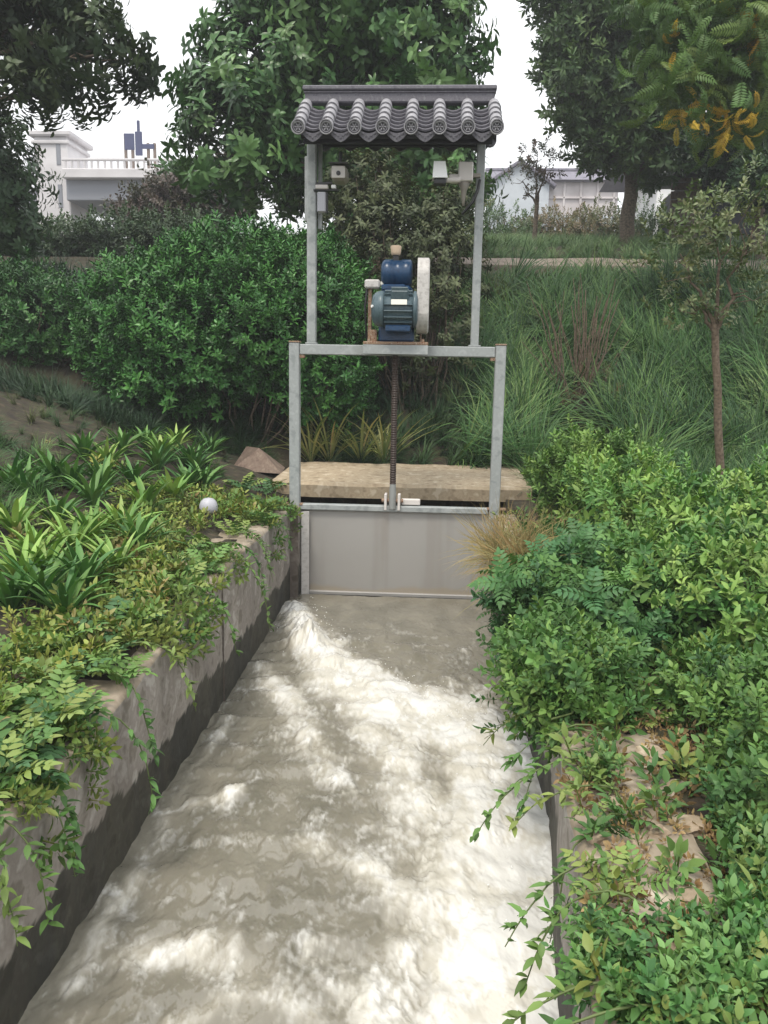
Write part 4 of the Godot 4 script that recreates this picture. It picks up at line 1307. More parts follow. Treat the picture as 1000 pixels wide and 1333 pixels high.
func build_shrubs() -> void:
	var hedge := [Color(0.028, 0.085, 0.022), Color(0.045, 0.145, 0.035), Color(0.09, 0.24, 0.055), Color(0.055, 0.17, 0.042)]
	var b := at(310, 520, -9.3)
	b.y = hgt(b.x, b.z)
	bush("big rounded glossy green hedge bush left of the hoist frame", "hedge_bush", b,
		[lobe(310, 425, -9.4, 1.5, 0.92, 1.1), lobe(220, 425, -9.4, 1.0, 0.85, 1.0), lobe(395, 420, -9.5, 0.85, 0.9, 0.9), lobe(300, 355, -9.7, 0.95, 0.42, 0.9), lobe(240, 480, -9.1, 0.9, 0.55, 0.7), lobe(415, 480, -9.2, 0.65, 0.7, 0.6)],
		S.broad + S.small, M.gloss_leaf, 3000, 4, 0.06, 0.6, 1.05, hedge, 0.7, 0.75, 0.72, 5)
	b = at(40, 490, -9.4)
	b.y = hgt(b.x, b.z)
	bush("dark green hedge bush at the left end, joined to the big rounded one", "hedge_bush", b,
		[lobe(40, 420, -9.8, 0.85, 0.6, 0.8), lobe(-60, 420, -9.8, 0.9, 0.7, 0.9)],
		S.broad + S.small, M.gloss_leaf, 1200, 4, 0.07, 0.6, 1.05, [Color(0.03, 0.09, 0.025), Color(0.05, 0.14, 0.04), Color(0.085, 0.2, 0.055)], 0.7, 0.7, 0.65, 4)
	# dull olive bush behind the hoist
	b = at(545, 440, -10.2)
	b.y = hgt(b.x, b.z)
	bush("dull olive twiggy bush directly behind the hoist", "olive_bush", b,
		[lobe(520, 330, -10.4, 0.75, 0.7, 0.6), lobe(570, 340, -10.2, 0.5, 0.85, 0.5), lobe(470, 260, -10.8, 0.7, 0.6, 0.6), lobe(550, 430, -10.0, 0.6, 0.5, 0.5), lobe(590, 270, -10.6, 0.3, 0.5, 0.4), lobe(500, 420, -9.9, 0.5, 0.5, 0.4)],
		S.lance, M.leaf, 420, 4, 0.09, 0.3, 0.55, [Color(0.04, 0.06, 0.028), Color(0.07, 0.09, 0.04), Color(0.12, 0.14, 0.065), Color(0.055, 0.07, 0.033)], 0.7, 0.4, 0.3, 9)
	# bushes between hedge and bridge
	b = at(240, 300, -17.0)
	b.y = hgt(b.x, b.z)
	bush("mauve-brown tangled bush in front of the bridge girder", "tangled_bush", b,
		[lobe(250, 268, -17.0, 0.95, 0.5, 0.8), lobe(195, 290, -17.0, 0.7, 0.35, 0.7), lobe(290, 248, -17.4, 0.55, 0.5, 0.6)],
		S.small, M.leaf, 520, 5, 0.12, 1.3, 2.0, [Color(0.09, 0.085, 0.07), Color(0.13, 0.1, 0.09), Color(0.07, 0.09, 0.05), Color(0.14, 0.09, 0.1)], 0.6, 0.5, 0.4, 8)
	b = at(110, 305, -15.0)
	b.y = hgt(b.x, b.z)
	bush("low grey-green bush at the base of the bridge pier", "low_bush", b,
		[lobe(90, 318, -15.0, 0.8, 0.25, 0.6), lobe(160, 312, -14.8, 0.7, 0.28, 0.6), lobe(20, 315, -15.0, 0.7, 0.3, 0.6), lobe(240, 312, -14.5, 0.8, 0.3, 0.6)],
		S.small, M.leaf, 420, 5, 0.1, 1.1, 1.7, [Color(0.05, 0.09, 0.045), Color(0.07, 0.12, 0.06), Color(0.1, 0.14, 0.08)], 0.6, 0.6, 0.5, 3)
	# overgrown bushes beyond the path, in a row
	var far := [[645, 300, 1.1, 0.55, 0], [690, 310, 0.9, 0.35, 1], [735, 300, 1.0, 0.45, 2], [785, 302, 0.9, 0.45, 1], [845, 300, 1.0, 0.5, 0]]
	var fl := ["mid-green hazy bush beyond the path beside the canopy post", "grey-green low bush behind the sapling", "brownish feathery bush between sapling and rounded tree", "straw-tinged bush just left of the bare tree trunk", "hazy green bush right of the bare tree trunk"]
	for k in far.size():
		b = at(far[k][0], 320, -21.0)
		b.y = hgt(b.x, b.z)
		bush(fl[k], "wild_bush", b, [lobe(far[k][0], far[k][1], -21.0, far[k][2], far[k][3], 0.9), lobe(far[k][0] + 14, far[k][1] + 18, -20.5, far[k][2] * 0.8, far[k][3] * 0.7, 0.8)],
			S.small, M.leaf, 150, 5, 0.12, 0.9, 1.5, [[Color(0.1, 0.18, 0.08), Color(0.14, 0.22, 0.1)], [Color(0.12, 0.18, 0.09), Color(0.24, 0.22, 0.12)], [Color(0.22, 0.18, 0.11), Color(0.32, 0.24, 0.15), Color(0.15, 0.19, 0.09)]][far[k][4]], 0.5, 0.8, 0.3, 5, "wild bushes beyond the path")
	# dry brown shrub on the grassy slope
	b = on_ground(748, 560)
	bare = b
	var t := thing("dry_shrub", "leafless brown twiggy shrub on the grassy slope", "shrub", b)
	for k in 22:
		var a := rf(-0.75, 0.75)
		var tip := Vector3(sin(a) * 0.8, 1.6 * cos(a * 0.8) * rf(0.65, 1.1), rf(-0.3, 0.35))
		part(t, "stem", limb(Vector3(rf(-0.05, 0.05), -0.03, 0), tip, 0.015, 0.006, 0.05, 5, 5), M.brown_bark)
		part(t, "twig", limb(tip * 0.55, tip + Vector3(rf(-0.25, 0.25), rf(0.05, 0.3), rf(-0.1, 0.1)), 0.009, 0.004, 0.03, 4, 4), M.brown_bark)
	scatter(t, "withered_leaves", S.dry, M.straw, moved(in_lobes([[b + Vector3(0, 0.6, 0), Vector3(0.5, 0.5, 0.25)]], 22, 1, 0.05, 0.2, 0.35, [Color(0.2, 0.12, 0.06), Color(0.14, 0.1, 0.05), Color(0.1, 0.1, 0.045)], 0.6, 0.6, 0.2), b))

func grow(items: Array, x0: float, x1: float, z0: float, z1: float, n: int, smin: float, smax: float, pal: Array, lean: float, ok_above := -0.5) -> void:
	for i in n:
		var x := rf(x0, x1)
		var z := rf(z0, z1)
		var y := hgt(x, z)
		if y < ok_above or Vector2(x - bare.x, (z - bare.z) * 0.5 - 0.25).length() < 0.42:
			continue
		var a := noise_a.get_noise_2d(x * 18.0, z * 18.0) * 4.0 - 1.57
		var d := Vector3(cos(a) * lean, 1.0, sin(a) * -lean * 0.6 + lean * 0.5)
		var c := pick(pal) * (1.0 + 0.35 * noise_b.get_noise_2d(x * 30.0, z * 30.0))
		items.append([Transform3D(frame_y(d, -a + rf(-0.8, 0.8), rf(smin, smax)), Vector3(x, y - 0.01, z)), c])

func build_grass() -> void:
	var o := Node3D.new()
	o.name = "grass"
	add_child(o)
	o.set_meta("kind", "stuff")
	tag(o, "lush dark green drooping grass covering the slope behind the channel", "grass")
	var items := []
	var pal := [Color(0.02, 0.06, 0.017), Color(0.038, 0.105, 0.028), Color(0.068, 0.16, 0.04), Color(0.15, 0.24, 0.07)]
	grow(items, 0.6, 7.5, -12.6, -8.75, 1150, 0.65, 1.15, pal, 0.7)
	scatter(o, "long_blades", S.long, M.grass, items)
	items = []
	grow(items, 0.55, 7.5, -12.75, -8.75, 260, 0.6, 1.0, [Color(0.1, 0.16, 0.05), Color(0.18, 0.2, 0.08), Color(0.06, 0.12, 0.04)], 0.5)
	grow(items, 0.0, 7.5, -13.3, -12.7, 260, 0.3, 0.5, pal, 0.3)
	grow(items, 2.3, 5.0, -8.9, -6.2, 420, 0.7, 1.1, pal, 0.5)
	grow(items, 1.25, 2.4, -8.9, -7.0, 130, 0.6, 0.9, pal, 0.4)
	grow(items, -6.0, 0.6, -12.5, -9.9, 420, 0.6, 1.0, [Color(0.02, 0.05, 0.025), Color(0.035, 0.08, 0.035)], 0.4)
	grow(items, -5.5, -2.6, -8.9, -7.9, 160, 0.35, 0.7, [Color(0.02, 0.05, 0.025), Color(0.04, 0.08, 0.035)], 0.5)
	grow(items, -4.6, -1.6, -8.3, -6.0, 90, 0.2, 0.45, [Color(0.025, 0.06, 0.02), Color(0.05, 0.1, 0.03), Color(0.075, 0.085, 0.03)], 0.7)
	grow(items, -2.6, 0.7, -10.2, -8.85, 210, 0.4, 0.85, [Color(0.016, 0.045, 0.016), Color(0.03, 0.08, 0.025), Color(0.06, 0.11, 0.035)], 0.5)
	grow(items, -5.0, -1.5, -9.0, -8.3, 70, 0.35, 0.65, [Color(0.018, 0.05, 0.016), Color(0.035, 0.085, 0.025)], 0.5)
	grow(items, 2.1, 5.0, -6.3, -0.9, 420, 0.5, 0.9, pal, 0.5)
	grow(items, -5.0, -2.3, -6.2, -0.9, 330, 0.3, 0.6, pal, 0.5)
	scatter(o, "blades", S.tuft, M.grass, items)
	var m := Node3D.new()
	m.name = "meadow"
	add_child(m)
	m.set_meta("kind", "stuff")
	tag(m, "shorter mid-green meadow grass beyond the path", "grass")
	items = []
	grow(items, -4.0, 13.0, -20.5, -14.7, 3400, 0.35, 0.75, [Color(0.08, 0.16, 0.06), Color(0.12, 0.21, 0.08), Color(0.17, 0.24, 0.1)], 0.35)
	scatter(m, "blades", S.tuft, M.grass, items)

func strap_plant(called: String, label: String, group: String, where: Vector3, n: int, l: float, w: float, pal: Array, upright := 0.9) -> void:
	var t := thing(called, label, "plant", where, group)
	for i in n:
		var st := stt()
		var az := TAU * i / n * 2.0 + rf(-0.3, 0.3)
		var lean := lerpf(0.15, upright, float(i) / n) * rf(0.7, 1.2)
		blade(st, Vector3(cos(az), 0, sin(az)) * 0.015, az, lean, rf(0.45, 1.3), l * rf(0.7, 1.1), w * rf(0.8, 1.2), pick(pal) * rf(0.8, 1.2), 6, 0.5, 1)
		part(t, "leaf", done(st), M.leaf)

func build_left_bank() -> void:
	# strap-leaved plants
	var pal := [Color(0.09, 0.2, 0.04), Color(0.15, 0.28, 0.06), Color(0.23, 0.36, 0.085), Color(0.32, 0.42, 0.13)]
	var dk := [Color(0.045, 0.12, 0.035), Color(0.08, 0.19, 0.05), Color(0.14, 0.26, 0.07)]
	var spots := [[45, 735, 1], [95, 725, 1], [20, 700, 1], [140, 610, 1], [175, 640, 0], [205, 615, 0], [245, 610, 0], [275, 592, 0], [160, 590, 0], [120, 660, 0], [190, 670, 1], [225, 655, 1], [245, 640, 0], [160, 700, 1], [120, 710, 1], [75, 690, 0], [15, 800, 0], [55, 790, 0], [210, 600, 1], [135, 640, 0], [180, 720, 0], [95, 640, 0], [255, 615, 0], [60, 755, 1], [35, 650, 0], [70, 630, 0], [15, 640, 0], [110, 600, 0], [190, 585, 0], [230, 585, 1], [265, 640, 0], [30, 770, 1], [110, 770, 0], [150, 750, 1], [85, 810, 0]]
	for s in spots:
		var p := on_ground(s[0], s[1])
		strap_plant("strap_leaf_plant", "yellow-green clump of broad arching strap leaves on the left bank" if s[2] == 1 else "dark green clump of broad arching strap leaves on the left bank", "yellow-green strap-leaved plants" if s[2] == 1 else "dark green strap-leaved plants", p, 26, 0.32, 0.036, pal if s[2] == 1 else dk)
	# yellow-tipped clump behind the slab
	var lp := [Color(0.14, 0.19, 0.06), Color(0.36, 0.34, 0.14), Color(0.08, 0.15, 0.04), Color(0.45, 0.34, 0.16)]
	for s in [[430, 600], [470, 602], [500, 604], [405, 606]]:
		var p := at(s[0], s[1], -8.95)
		p.y = hgt(p.x, p.z)
		strap_plant("lily_clump", "arching yellow-edged lily clump behind the concrete slab", "lily clumps behind the slab", p, 30, 0.85, 0.028, lp, 1.0)
	# stones and lamp
	var p := on_ground(332, 612)
	var st := stt()
	var tips := [Vector3(-0.24, 0, 0.06), Vector3(0.3, -0.02, 0.1), Vector3(0.26, 0, -0.3), Vector3(-0.2, 0, -0.28)]
	var crest := [Vector3(-0.1, 0.24, -0.06), Vector3(0.02, 0.22, -0.12)]
	quad(st, tips[0], tips[1], crest[1], crest[0], Vector3(0, 0.5, 1))
	tri(st, tips[1], tips[2], crest[1], Vector3(1, 0.5, 0))
	quad(st, tips[2], tips[3], crest[0], crest[1], Vector3(0, 0.5, -1))
	tri(st, tips[3], tips[0], crest[0], Vector3(-1, 0.5, 0))
	var rk := part(self, "rock", done(st), M.brownstone, Transform3D(Basis.IDENTITY, p))
	tag(rk, "brown wedge-shaped rock on the bank beside the gate frame", "rock")
	p = on_ground(272, 676)
	var l := thing("garden_light", "small white domed garden light among the plants", "light", p + Vector3(0, 0.025, 0))
	part(l, "stake", rod([Vector3(0, -0.05, 0), Vector3(0, 0.03, 0)], [0.03, 0.03], 10), M.darkgrey)
	st = stt()
	lathe(st, [Vector2(0, 0.0), Vector2(0.062, 0.0), Vector2(0.068, 0.03), Vector2(0.066, 0.055), Vector2(0.055, 0.082), Vector2(0.035, 0.1), Vector2(0, 0.108)], 20, Transform3D(Basis.IDENTITY, Vector3(0, 0.02, 0)), true)
	part(l, "dome", done(st), M.greybox)
	# low creeping cover along the wall
	var o := Node3D.new()
	o.name = "ground_cover"
	add_child(o)
	o.set_meta("kind", "stuff")
	tag(o, "low yellow-green creeping cover along the top of the left wall", "ground cover")
	var items := []
	for i in 3000:
		var z := rf(-6.6, -1.3)
		var x := -0.98 - absf(rng.randfn()) * 0.55
		var dens := 0.5 + noise_a.get_noise_2d(x * 45.0, z * 45.0) * 1.3
		if rng.randf() > dens or x < -3.0:
			continue
		if x > -1.24 and rng.randf() > dens - 0.35:
			continue
		var y := hgt(x, z) if x < -1.17 else top_y(z, false) + 0.01
		var c := pick([Color(0.08, 0.16, 0.035), Color(0.16, 0.26, 0.05), Color(0.32, 0.34, 0.08), Color(0.13, 0.24, 0.06), Color(0.3, 0.22, 0.09)]) * (1.0 + noise_b.get_noise_2d(x * 60.0, z * 60.0) * 0.4)
		items.append([Transform3D(frame_y(Vector3(rf(-0.7, 0.9), 1, rf(-0.7, 0.7)), rf(0, TAU), rf(0.8, 1.7)), Vector3(x, y + rf(0, 0.04), z)), c])
	for i in 800:
		var z := rf(-6.5, -1.3)
		var patch := noise_a.get_noise_2d(7.0, z * 70.0) + 0.25 * noise_b.get_noise_1d(z * 200.0)
		if patch < 0.12:
			continue
		var u := rng.randf() * minf(1.0, 0.25 + patch * 3.0)
		var x := lerpf(-1.15, -0.865, minf(1.0, u * 1.6))
		var y := top_y(z, false) + rf(0.0, 0.04) - maxf(0.0, u - 0.62) * rf(0.2, 0.9)
		items.append([Transform3D(frame_y(Vector3(rf(0.2, 1.0), 0.7 - u, rf(-0.6, 0.6)), rf(0, TAU), rf(0.8, 1.6)), Vector3(x, y, z)), pick([Color(0.06, 0.14, 0.035), Color(0.12, 0.22, 0.05), Color(0.24, 0.28, 0.07), Color(0.08, 0.18, 0.06)])])
	scatter(o, "creeper", S.tiny, M.leaf, items)
	# weeds and ferns near the wall
	var ferns := [[30, 940], [70, 905], [20, 870], [110, 880], [60, 960], [140, 900], [25, 1010], [95, 985], [30, 1070], [65, 1050], [15, 1120], [230, 765], [270, 745], [190, 790], [300, 700], [245, 720], [330, 690], [350, 665], [160, 830], [120, 840], [205, 745], [290, 665], [310, 640], [75, 850], [350, 640]]
	for k in ferns.size():
		p = on_ground(ferns[k][0], ferns[k][1])
		var near := p.z > -3.2
		var w := thing("weed", "bright green feathery weed on the near end of the left bank" if near else "leafy green weed between strap plants and wall edge", "plant", p, "weeds on the near left bank" if near else "weeds by the left wall edge")
		for j in 3:
			part(w, "frond", S.fern[j], M.weed[rng.randi() % M.weed.size()], Transform3D(frame_y(Vector3(rf(-0.4, 0.4), 1, rf(-0.4, 0.4)), rf(0, TAU), rf(0.75, 1.2)), Vector3(rf(-0.08, 0.08), -0.01, rf(-0.08, 0.08))))
	# runners hanging over the wall
	for s in [[262, 745, 0.55], [285, 735, 0.4], [340, 690, 0.35], [365, 690, 0.3], [215, 850, 0.38], [235, 880, 0.36], [160, 930, 0.45], [130, 980, 0.3], [85, 1010, 0.32], [40, 1080, 0.3], [65, 1060, 0.35], [310, 720, 0.35], [355, 720, 0.3], [250, 790, 0.42]]:
		p = on_level(s[0], s[1], -0.08)
		p.x = -0.9
		p.y = top_y(p.z, false) + 0.02
		runner("trailing_vine", "leafy green runner hanging down the left channel wall", "runners on the left wall", p, Vector3(1, 0, 0), s[2], 0.05, false)

func runner(called: String, label: String, group: String, from: Vector3, out: Vector3, l: float, ls: float, reach: bool) -> void:
	var t := thing(called, label, "vine", from, group)
	var pts := [Vector3(-out.x * 0.12, 0.03, 0)]
	var rad := [0.004]
	var d := (out * (1.2 if reach else 0.5) + Vector3(0, 0.25, rf(-0.3, 0.5))).normalized()
	var p: Vector3 = pts[0]
	var n := 10
	for i in n:
		p += d * (l + 0.15) / n
		if not reach and p.x * out.x < 0.025 and i > 2:
			p.x = out.x * 0.025
		pts.append(p)
		rad.append(lerpf(0.004, 0.0015, (i + 1.0) / n))
		d = (d + Vector3(rf(-0.1, 0.1), -0.4 if not reach else -0.16, rf(-0.15, 0.15))).normalized()
	part(t, "stem", rod(pts, rad, 5), M.green_stem)
	var tone := pick([Color(0.05, 0.12, 0.03), Color(0.09, 0.18, 0.045), Color(0.18, 0.22, 0.06)])
	for i in int(l * 60.0) + 8:
		var u := rf(0.15, 1.0) * n
		var k := mini(int(u), n - 1)
		var q: Vector3 = (pts[k] as Vector3).lerp(pts[k + 1], u - k)
		var st := stt()
		var dir := (out * rf(0.1, 0.8) + Vector3(rf(-0.5, 0.5), rf(-0.7, 0.5), rf(-1, 1))).normalized()
		leaf(st, q, dir, Vector3.UP, ls * rf(0.6, 1.2), ls * 0.42, rf(0.1, 0.5), 0.25, tone * rf(0.7, 1.4))
		part(t, "leaf", done(st), M.leaf)

func leaf_parts(t: Node3D, lobes: Array, n: int, size: float) -> void:    # the outermost leaves, one by one
	for i in n:
		var lb: Array = lobes[i % lobes.size()]
		var d := rdir()
		d.y = absf(d.y)
		d.z = absf(d.z) * 0.8 + 0.1
		d = d.normalized()
		var p: Vector3 = lb[0] + d * lb[1] * rf(0.98, 1.16)
		part(t, "leaf", S.one[rng.randi() % S.one.size()], M.leaf, Transform3D(frame_y(d * 0.6 + Vector3.UP * 0.3 + rdir() * 0.7, rf(0, TAU), size * rf(0.75, 1.2)), p - t.position))

func build_right_bank() -> void:
	S.one = []
	for k in 8:
		var st := stt()
		leaf(st, Vector3.ZERO, Vector3.UP, Vector3(0, 0, 1), 1.0, 0.42, 0.25, 0.25, [Color(0.1, 0.22, 0.06), Color(0.15, 0.29, 0.075), Color(0.24, 0.4, 0.1), Color(0.3, 0.44, 0.13)][k % 4] * rf(0.9, 1.1))
		S.one.append(done(st))
	var pale := [Color(0.06, 0.16, 0.042), Color(0.1, 0.23, 0.055), Color(0.18, 0.33, 0.075), Color(0.29, 0.42, 0.11), Color(0.15, 0.27, 0.065)]
	var mid := [Color(0.04, 0.12, 0.042), Color(0.07, 0.17, 0.05), Color(0.12, 0.24, 0.065)]
	var b := on_ground(860, 850)
	var lobes := [lobe(860, 690, -4.6, 0.42, 0.28, 0.4), lobe(950, 720, -4.3, 0.42, 0.3, 0.4), lobe(820, 660, -5.0, 0.35, 0.26, 0.3), lobe(900, 790, -3.7, 0.4, 0.3, 0.35), lobe(990, 800, -3.6, 0.35, 0.32, 0.35), lobe(1040, 700, -4.2, 0.4, 0.35, 0.4)]
	leaf_parts(bush("pale yellow-green broad-leaved shrub on the right bank", "leafy_shrub", b, lobes,
		S.broad + S.small, M.leaf, 560, 4, 0.05, 0.45, 0.8, pale, 0.7, 0.7, 0.6, 5), lobes, 280, 0.07)
	b = on_ground(720, 680)
	bush("fresh green leafy bush leaning on the frame's right post", "leafy_shrub", b,
		[lobe(750, 630, -6.4, 0.3, 0.26, 0.35), lobe(790, 620, -6.2, 0.38, 0.26, 0.35), lobe(760, 595, -6.6, 0.22, 0.16, 0.25)],
		S.broad + S.small, M.leaf, 330, 4, 0.05, 0.5, 0.85, [Color(0.07, 0.15, 0.035), Color(0.12, 0.23, 0.05), Color(0.22, 0.34, 0.08)], 0.6, 0.8, 0.5, 5)
	b = on_ground(800, 900)
	bush("dark green leafy bush between pale shrub and right wall", "leafy_shrub", b,
		[lobe(760, 760, -4.3, 0.3, 0.22, 0.35), lobe(720, 800, -3.9, 0.26, 0.22, 0.35), lobe(800, 830, -3.6, 0.3, 0.24, 0.3), lobe(750, 735, -4.9, 0.22, 0.12, 0.3)],
		S.small + S.tiny + S.fern, M.leaf, 300, 4, 0.05, 0.55, 1.0, mid, 0.7, 0.5, 0.35, 4)
	b = on_level(705, 900, 0.0)
	bush("mid-green small-leaved bush spilling over the right wall", "spilling_bush", b,
		[lobe(710, 880, -3.2, 0.13, 0.15, 0.3), lobe(750, 890, -3.0, 0.2, 0.12, 0.28), lobe(705, 825, -3.8, 0.1, 0.12, 0.25), lobe(730, 920, -2.85, 0.1, 0.08, 0.15)],
		S.tiny + S.small, M.leaf, 460, 4, 0.045, 0.55, 0.95, [Color(0.055, 0.14, 0.04), Color(0.1, 0.21, 0.05), Color(0.19, 0.31, 0.075)], 0.6, 0.3, 0.4, 4)
	# near plants by the wall and out to the frame's edge
	b = on_ground(990, 1050)
	bush("dark leafy thicket behind the stones on the right bank", "thicket", b,
		[lobe(975, 930, -2.75, 0.2, 0.16, 0.25), lobe(1020, 1000, -2.4, 0.17, 0.18, 0.2), lobe(1000, 1070, -2.1, 0.1, 0.1, 0.12), lobe(1040, 900, -2.9, 0.25, 0.22, 0.25), lobe(920, 900, -2.9, 0.16, 0.1, 0.15)],
		S.small, M.leaf, 260, 4, 0.03, 0.5, 0.8, [Color(0.05, 0.13, 0.04), Color(0.1, 0.21, 0.05), Color(0.18, 0.3, 0.075)], 0.6, 0.6, 0.4, 4)
	b = on_ground(900, 1300)
	bush("bright green broad-leaved weeds in front of the stones on the right wall", "weed_patch", b,
		[lobe(800, 1290, -1.5, 0.08, 0.03, 0.07), lobe(870, 1320, -1.4, 0.09, 0.03, 0.06), lobe(960, 1290, -1.5, 0.09, 0.04, 0.07), lobe(990, 1230, -1.65, 0.07, 0.04, 0.08), lobe(775, 1240, -1.65, 0.05, 0.02, 0.07), lobe(845, 1240, -1.65, 0.05, 0.02, 0.05)],
		S.small, M.leaf, 110, 3, 0.02, 0.38, 0.62, [Color(0.06, 0.17, 0.05), Color(0.11, 0.25, 0.07), Color(0.18, 0.32, 0.1)], 0.4, 0.9, 0.1, 2)
	b = on_ground(960, 1150)
	bush("mid-green weeds beside the stones on the right wall", "weed_patch", b,
		[lobe(985, 1150, -1.9, 0.08, 0.05, 0.08), lobe(960, 1080, -2.1, 0.06, 0.04, 0.07), lobe(790, 1010, -2.3, 0.04, 0.012, 0.05)],
		S.small, M.leaf, 70, 3, 0.02, 0.35, 0.6, [Color(0.06, 0.15, 0.05), Color(0.1, 0.21, 0.06), Color(0.2, 0.28, 0.08)], 0.4, 0.9, 0.1, 2)
	for s in [[775, 990], [790, 1075], [860, 940], [765, 1150], [790, 1235], [855, 1260], [900, 1300], [950, 1250], [980, 1180], [820, 1310], [945, 1320], [990, 1290], [915, 1015], [840, 1140]]:
		var wp := on_level(s[0], s[1], -0.13)
		wp.y = maxf(top_y(wp.z, true), hgt(wp.x, wp.z))
		var w := thing("weed", "loose bright green weed rooted on the right wall top", "plant", wp, "weeds on the right wall")
		for j in 4:
			part(w, "frond", S.fern[j % 3] if rng.randf() < 0.55 else S.small[j % 3], M.weed[rng.randi() % M.weed.size()], Transform3D(frame_y(Vector3(rf(-0.6, 0.6), 1, rf(-0.6, 0.6)), rf(0, TAU), rf(0.4, 0.75)), Vector3(rf(-0.06, 0.06), -0.01, rf(-0.06, 0.06))))
	# dry straw tuft by the gate
	var p := on_level(690, 735, 0.02)
	var t := thing("dry_grass_tuft", "straw-coloured drooping dry grass beside the gate plate", "grass tuft", p)
	var items := []
	for i in 34:
		items.append([Transform3D(frame_y(Vector3(-0.9 + rf(-0.4, 0.4), 0.5, 0.5 + rf(-0.3, 0.3)), rf(0, TAU), rf(0.5, 0.85)), Vector3(rf(-0.2, 0.14), rf(-0.03, 0.06), rf(-0.35, 0.4))), pick([Color(0.34, 0.22, 0.09), Color(0.26, 0.2, 0.08), Color(0.2, 0.2, 0.08), Color(0.42, 0.28, 0.13)])])
	scatter(t, "blades", S.dry, M.straw, items)
	var tw := part(self, "fallen_branch", limb(at(700, 735, -4.7), at(732, 768, -4.4), 0.016, 0.011, 0.02, 7, 5), M.bark)
	tag(tw, "short dark broken branch poking out of the dark green bush", "branch")
	# stones and rubble on the wall top
	var stones := [[830, 905, 0.055, 0.03, 0.05], [755, 915, 0.045, 0.02, 0.045], [850, 985, 0.06, 0.018, 0.05], [800, 1005, 0.035, 0.015, 0.03], [895, 1070, 0.05, 0.02, 0.045], [830, 1095, 0.045, 0.015, 0.035], [855, 1080, 0.03, 0.02, 0.03], [900, 1165, 0.04, 0.018, 0.035], [870, 1190, 0.035, 0.016, 0.03], [920, 1215, 0.04, 0.02, 0.03], [800, 1040, 0.03, 0.015, 0.025], [880, 1020, 0.035, 0.016, 0.03], [775, 1085, 0.03, 0.02, 0.035], [770, 950, 0.03, 0.016, 0.035], [815, 1125, 0.025, 0.012, 0.02], [905, 1120, 0.03, 0.015, 0.025], [840, 1030, 0.025, 0.012, 0.02], [885, 1235, 0.03, 0.015, 0.025], [790, 925, 0.03, 0.015, 0.03], [860, 935, 0.035, 0.018, 0.03], [835, 1160, 0.02, 0.01, 0.02]]
	for k in stones.size():
		p = on_level(stones[k][0], stones[k][1], -0.13)
		p.y = maxf(top_y(p.z, true), hgt(p.x, p.z)) + stones[k][3] * 0.45
		var big: bool = stones[k][2] > 0.04
		var s := part(self, "stone", boulder(Vector3(stones[k][2], stones[k][3], stones[k][4]), 0.45, k), M.stone, Transform3D(Basis(Vector3.UP, rf(0, TAU)), p))
		tag(s, "large sandy flat stone lying among weeds on the right wall" if big else "small sandy pebble-like stone on the right wall top", "stone", "large stones on the right wall" if big else "small stones on the right wall")
	var o := Node3D.new()
	o.name = "leaf_litter"
	add_child(o)
	o.set_meta("kind", "stuff")
	tag(o, "dry tan leaf litter and small weeds on top of the right wall", "leaf litter")
	items = []
	var green := []
	for i in 1300:
		var z := rf(-6.4, -1.1) if i < 800 else rf(-3.2, -1.4)
		var x := rf(face_x(z, true) + 0.01, 1.9)
		var y := top_y(z, true) if x < face_x(z, true) + 0.3 else hgt(x, z)
		var q := Vector3(x, y + rf(0.0, 0.02), z)
		if rng.randf() < (0.8 if z > -3.2 and x < 1.35 else 0.45):
			items.append([Transform3D(frame_y(Vector3(rf(-1, 1), rf(0.1, 0.5), rf(-1, 1)), rf(0, TAU), rf(0.5, 1.0)), q), pick([Color(0.3, 0.19, 0.08), Color(0.4, 0.3, 0.15), Color(0.22, 0.14, 0.07)])])
		else:
			green.append([Transform3D(frame_y(Vector3(rf(-0.6, 0.6), 1, rf(-0.6, 0.6)), rf(0, TAU), rf(0.9, 1.9)), q), pick([Color(0.06, 0.14, 0.04), Color(0.11, 0.2, 0.05), Color(0.2, 0.24, 0.06)])])
	scatter(o, "dead_leaves", S.tiny, M.straw, items)
	scatter(o, "small_weeds", S.tiny, M.leaf, green)
	# runners reaching out over the water
	for s in [[690, 935, 0.4], [700, 1000, 0.42], [705, 1035, 0.22], [715, 1130, 0.3], [730, 1290, 0.3], [745, 1320, 0.26], [712, 965, 0.25], [670, 880, 0.25], [655, 830, 0.25], [725, 1230, 0.16]]:
		p = on_level(s[0], s[1], -0.14)
		p.x = face_x(p.z, true) + 0.03
		p.y = top_y(p.z, true) + 0.01
		runner("reaching_vine", "leafy runner reaching out from the right wall over the water", "runners over the water", p, Vector3(-1, 0, 0), s[2], 0.045, true)
	for s in [[650, 790, 0.4], [660, 830, 0.4], [680, 890, 0.4], [700, 950, 0.35], [715, 1060, 0.3], [735, 1180, 0.3]]:
		p = on_level(s[0], s[1], -0.12)
		p.x = face_x(p.z, true) + 0.01
		p.y = top_y(p.z, true) + 0.01
		runner("trailing_vine", "leafy runner hanging down the right channel wall", "runners on the right wall", p, Vector3(-1, 0, 0), s[2], 0.045, false)

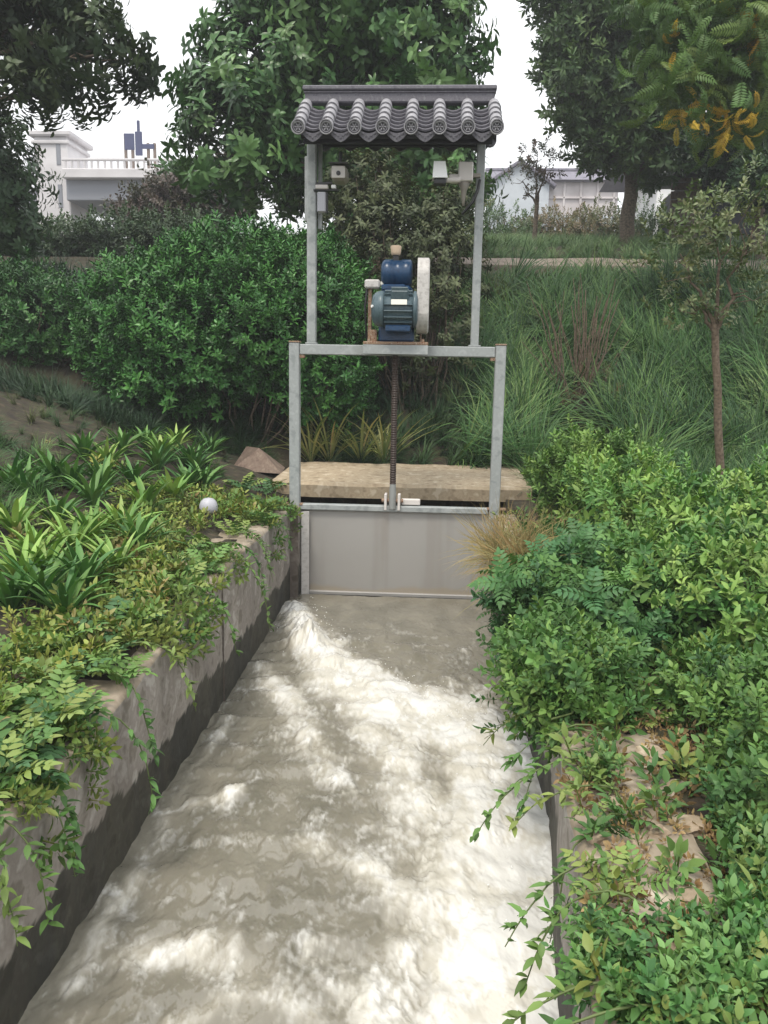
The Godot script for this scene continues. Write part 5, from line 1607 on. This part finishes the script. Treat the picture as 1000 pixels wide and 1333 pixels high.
func _ready() -> void:
	rng.seed = 20240607
	noise_a.seed = 3
	noise_a.frequency = 0.02
	noise_b.seed = 8
	noise_b.frequency = 0.03
	noise_b.fractal_octaves = 4
	cam = Camera3D.new()
	cam.name = "camera"
	cam.fov = FOV
	cam.near = 0.05
	cam.far = 400.0
	cam.position = Vector3(0.275, 1.10, 0.0)
	cam.basis = Basis(Vector3.UP, deg_to_rad(3.2)) * Basis(Vector3.RIGHT, deg_to_rad(-9.7)) * Basis(Vector3(0, 0, 1), deg_to_rad(1.0))
	add_child(cam)
	cam.current = true
	var env := Environment.new()
	env.background_mode = Environment.BG_SKY
	var sm := ProceduralSkyMaterial.new()
	sm.sky_top_color = lin(0.86, 0.88, 0.9)
	sm.sky_horizon_color = lin(0.47, 0.475, 0.48)
	sm.sky_curve = 0.25
	sm.ground_horizon_color = Color(0.6, 0.6, 0.58)
	sm.ground_bottom_color = Color(0.2, 0.2, 0.18)
	sm.sun_angle_max = 1.0
	env.sky = Sky.new()
	env.sky.sky_material = sm
	env.background_energy_multiplier = 1.25
	env.tonemap_mode = Environment.TONE_MAPPER_LINEAR
	env.tonemap_exposure = 1.65
	env.sdfgi_enabled = true
	env.ssao_enabled = true
	env.ssil_enabled = true
	env.fog_enabled = true
	env.fog_density = 0.0026
	env.fog_light_color = Color(0.93, 0.94, 0.96)
	var we := WorldEnvironment.new()
	we.name = "world_environment"
	we.environment = env
	add_child(we)
	var sun := DirectionalLight3D.new()
	sun.name = "sun"
	sun.light_energy = 0.5
	sun.light_angular_distance = 14.0
	sun.light_color = Color(1.0, 0.97, 0.92)
	sun.shadow_enabled = true
	sun.rotation = Vector3(deg_to_rad(-62.0), deg_to_rad(-20.0), 0)
	add_child(sun)

	make_materials()
	M.weed = []
	for c in [lin(0.08, 0.17, 0.045), lin(0.13, 0.24, 0.06), lin(0.2, 0.27, 0.07), lin(0.06, 0.14, 0.05)]:
		var m := leafy(0.5, Color(0.45, 0.5, 0.2))
		m.albedo_color = c
		M.weed.append(m)
	make_sprigs()
	make_tiles()
	build_ground()
	build_water()
	build_walls()
	build_gate()
	build_roof()
	build_hoist()
	build_devices()
	build_background()
	build_trees()
	build_shrubs()
	build_grass()
	build_left_bank()
	build_right_bank()
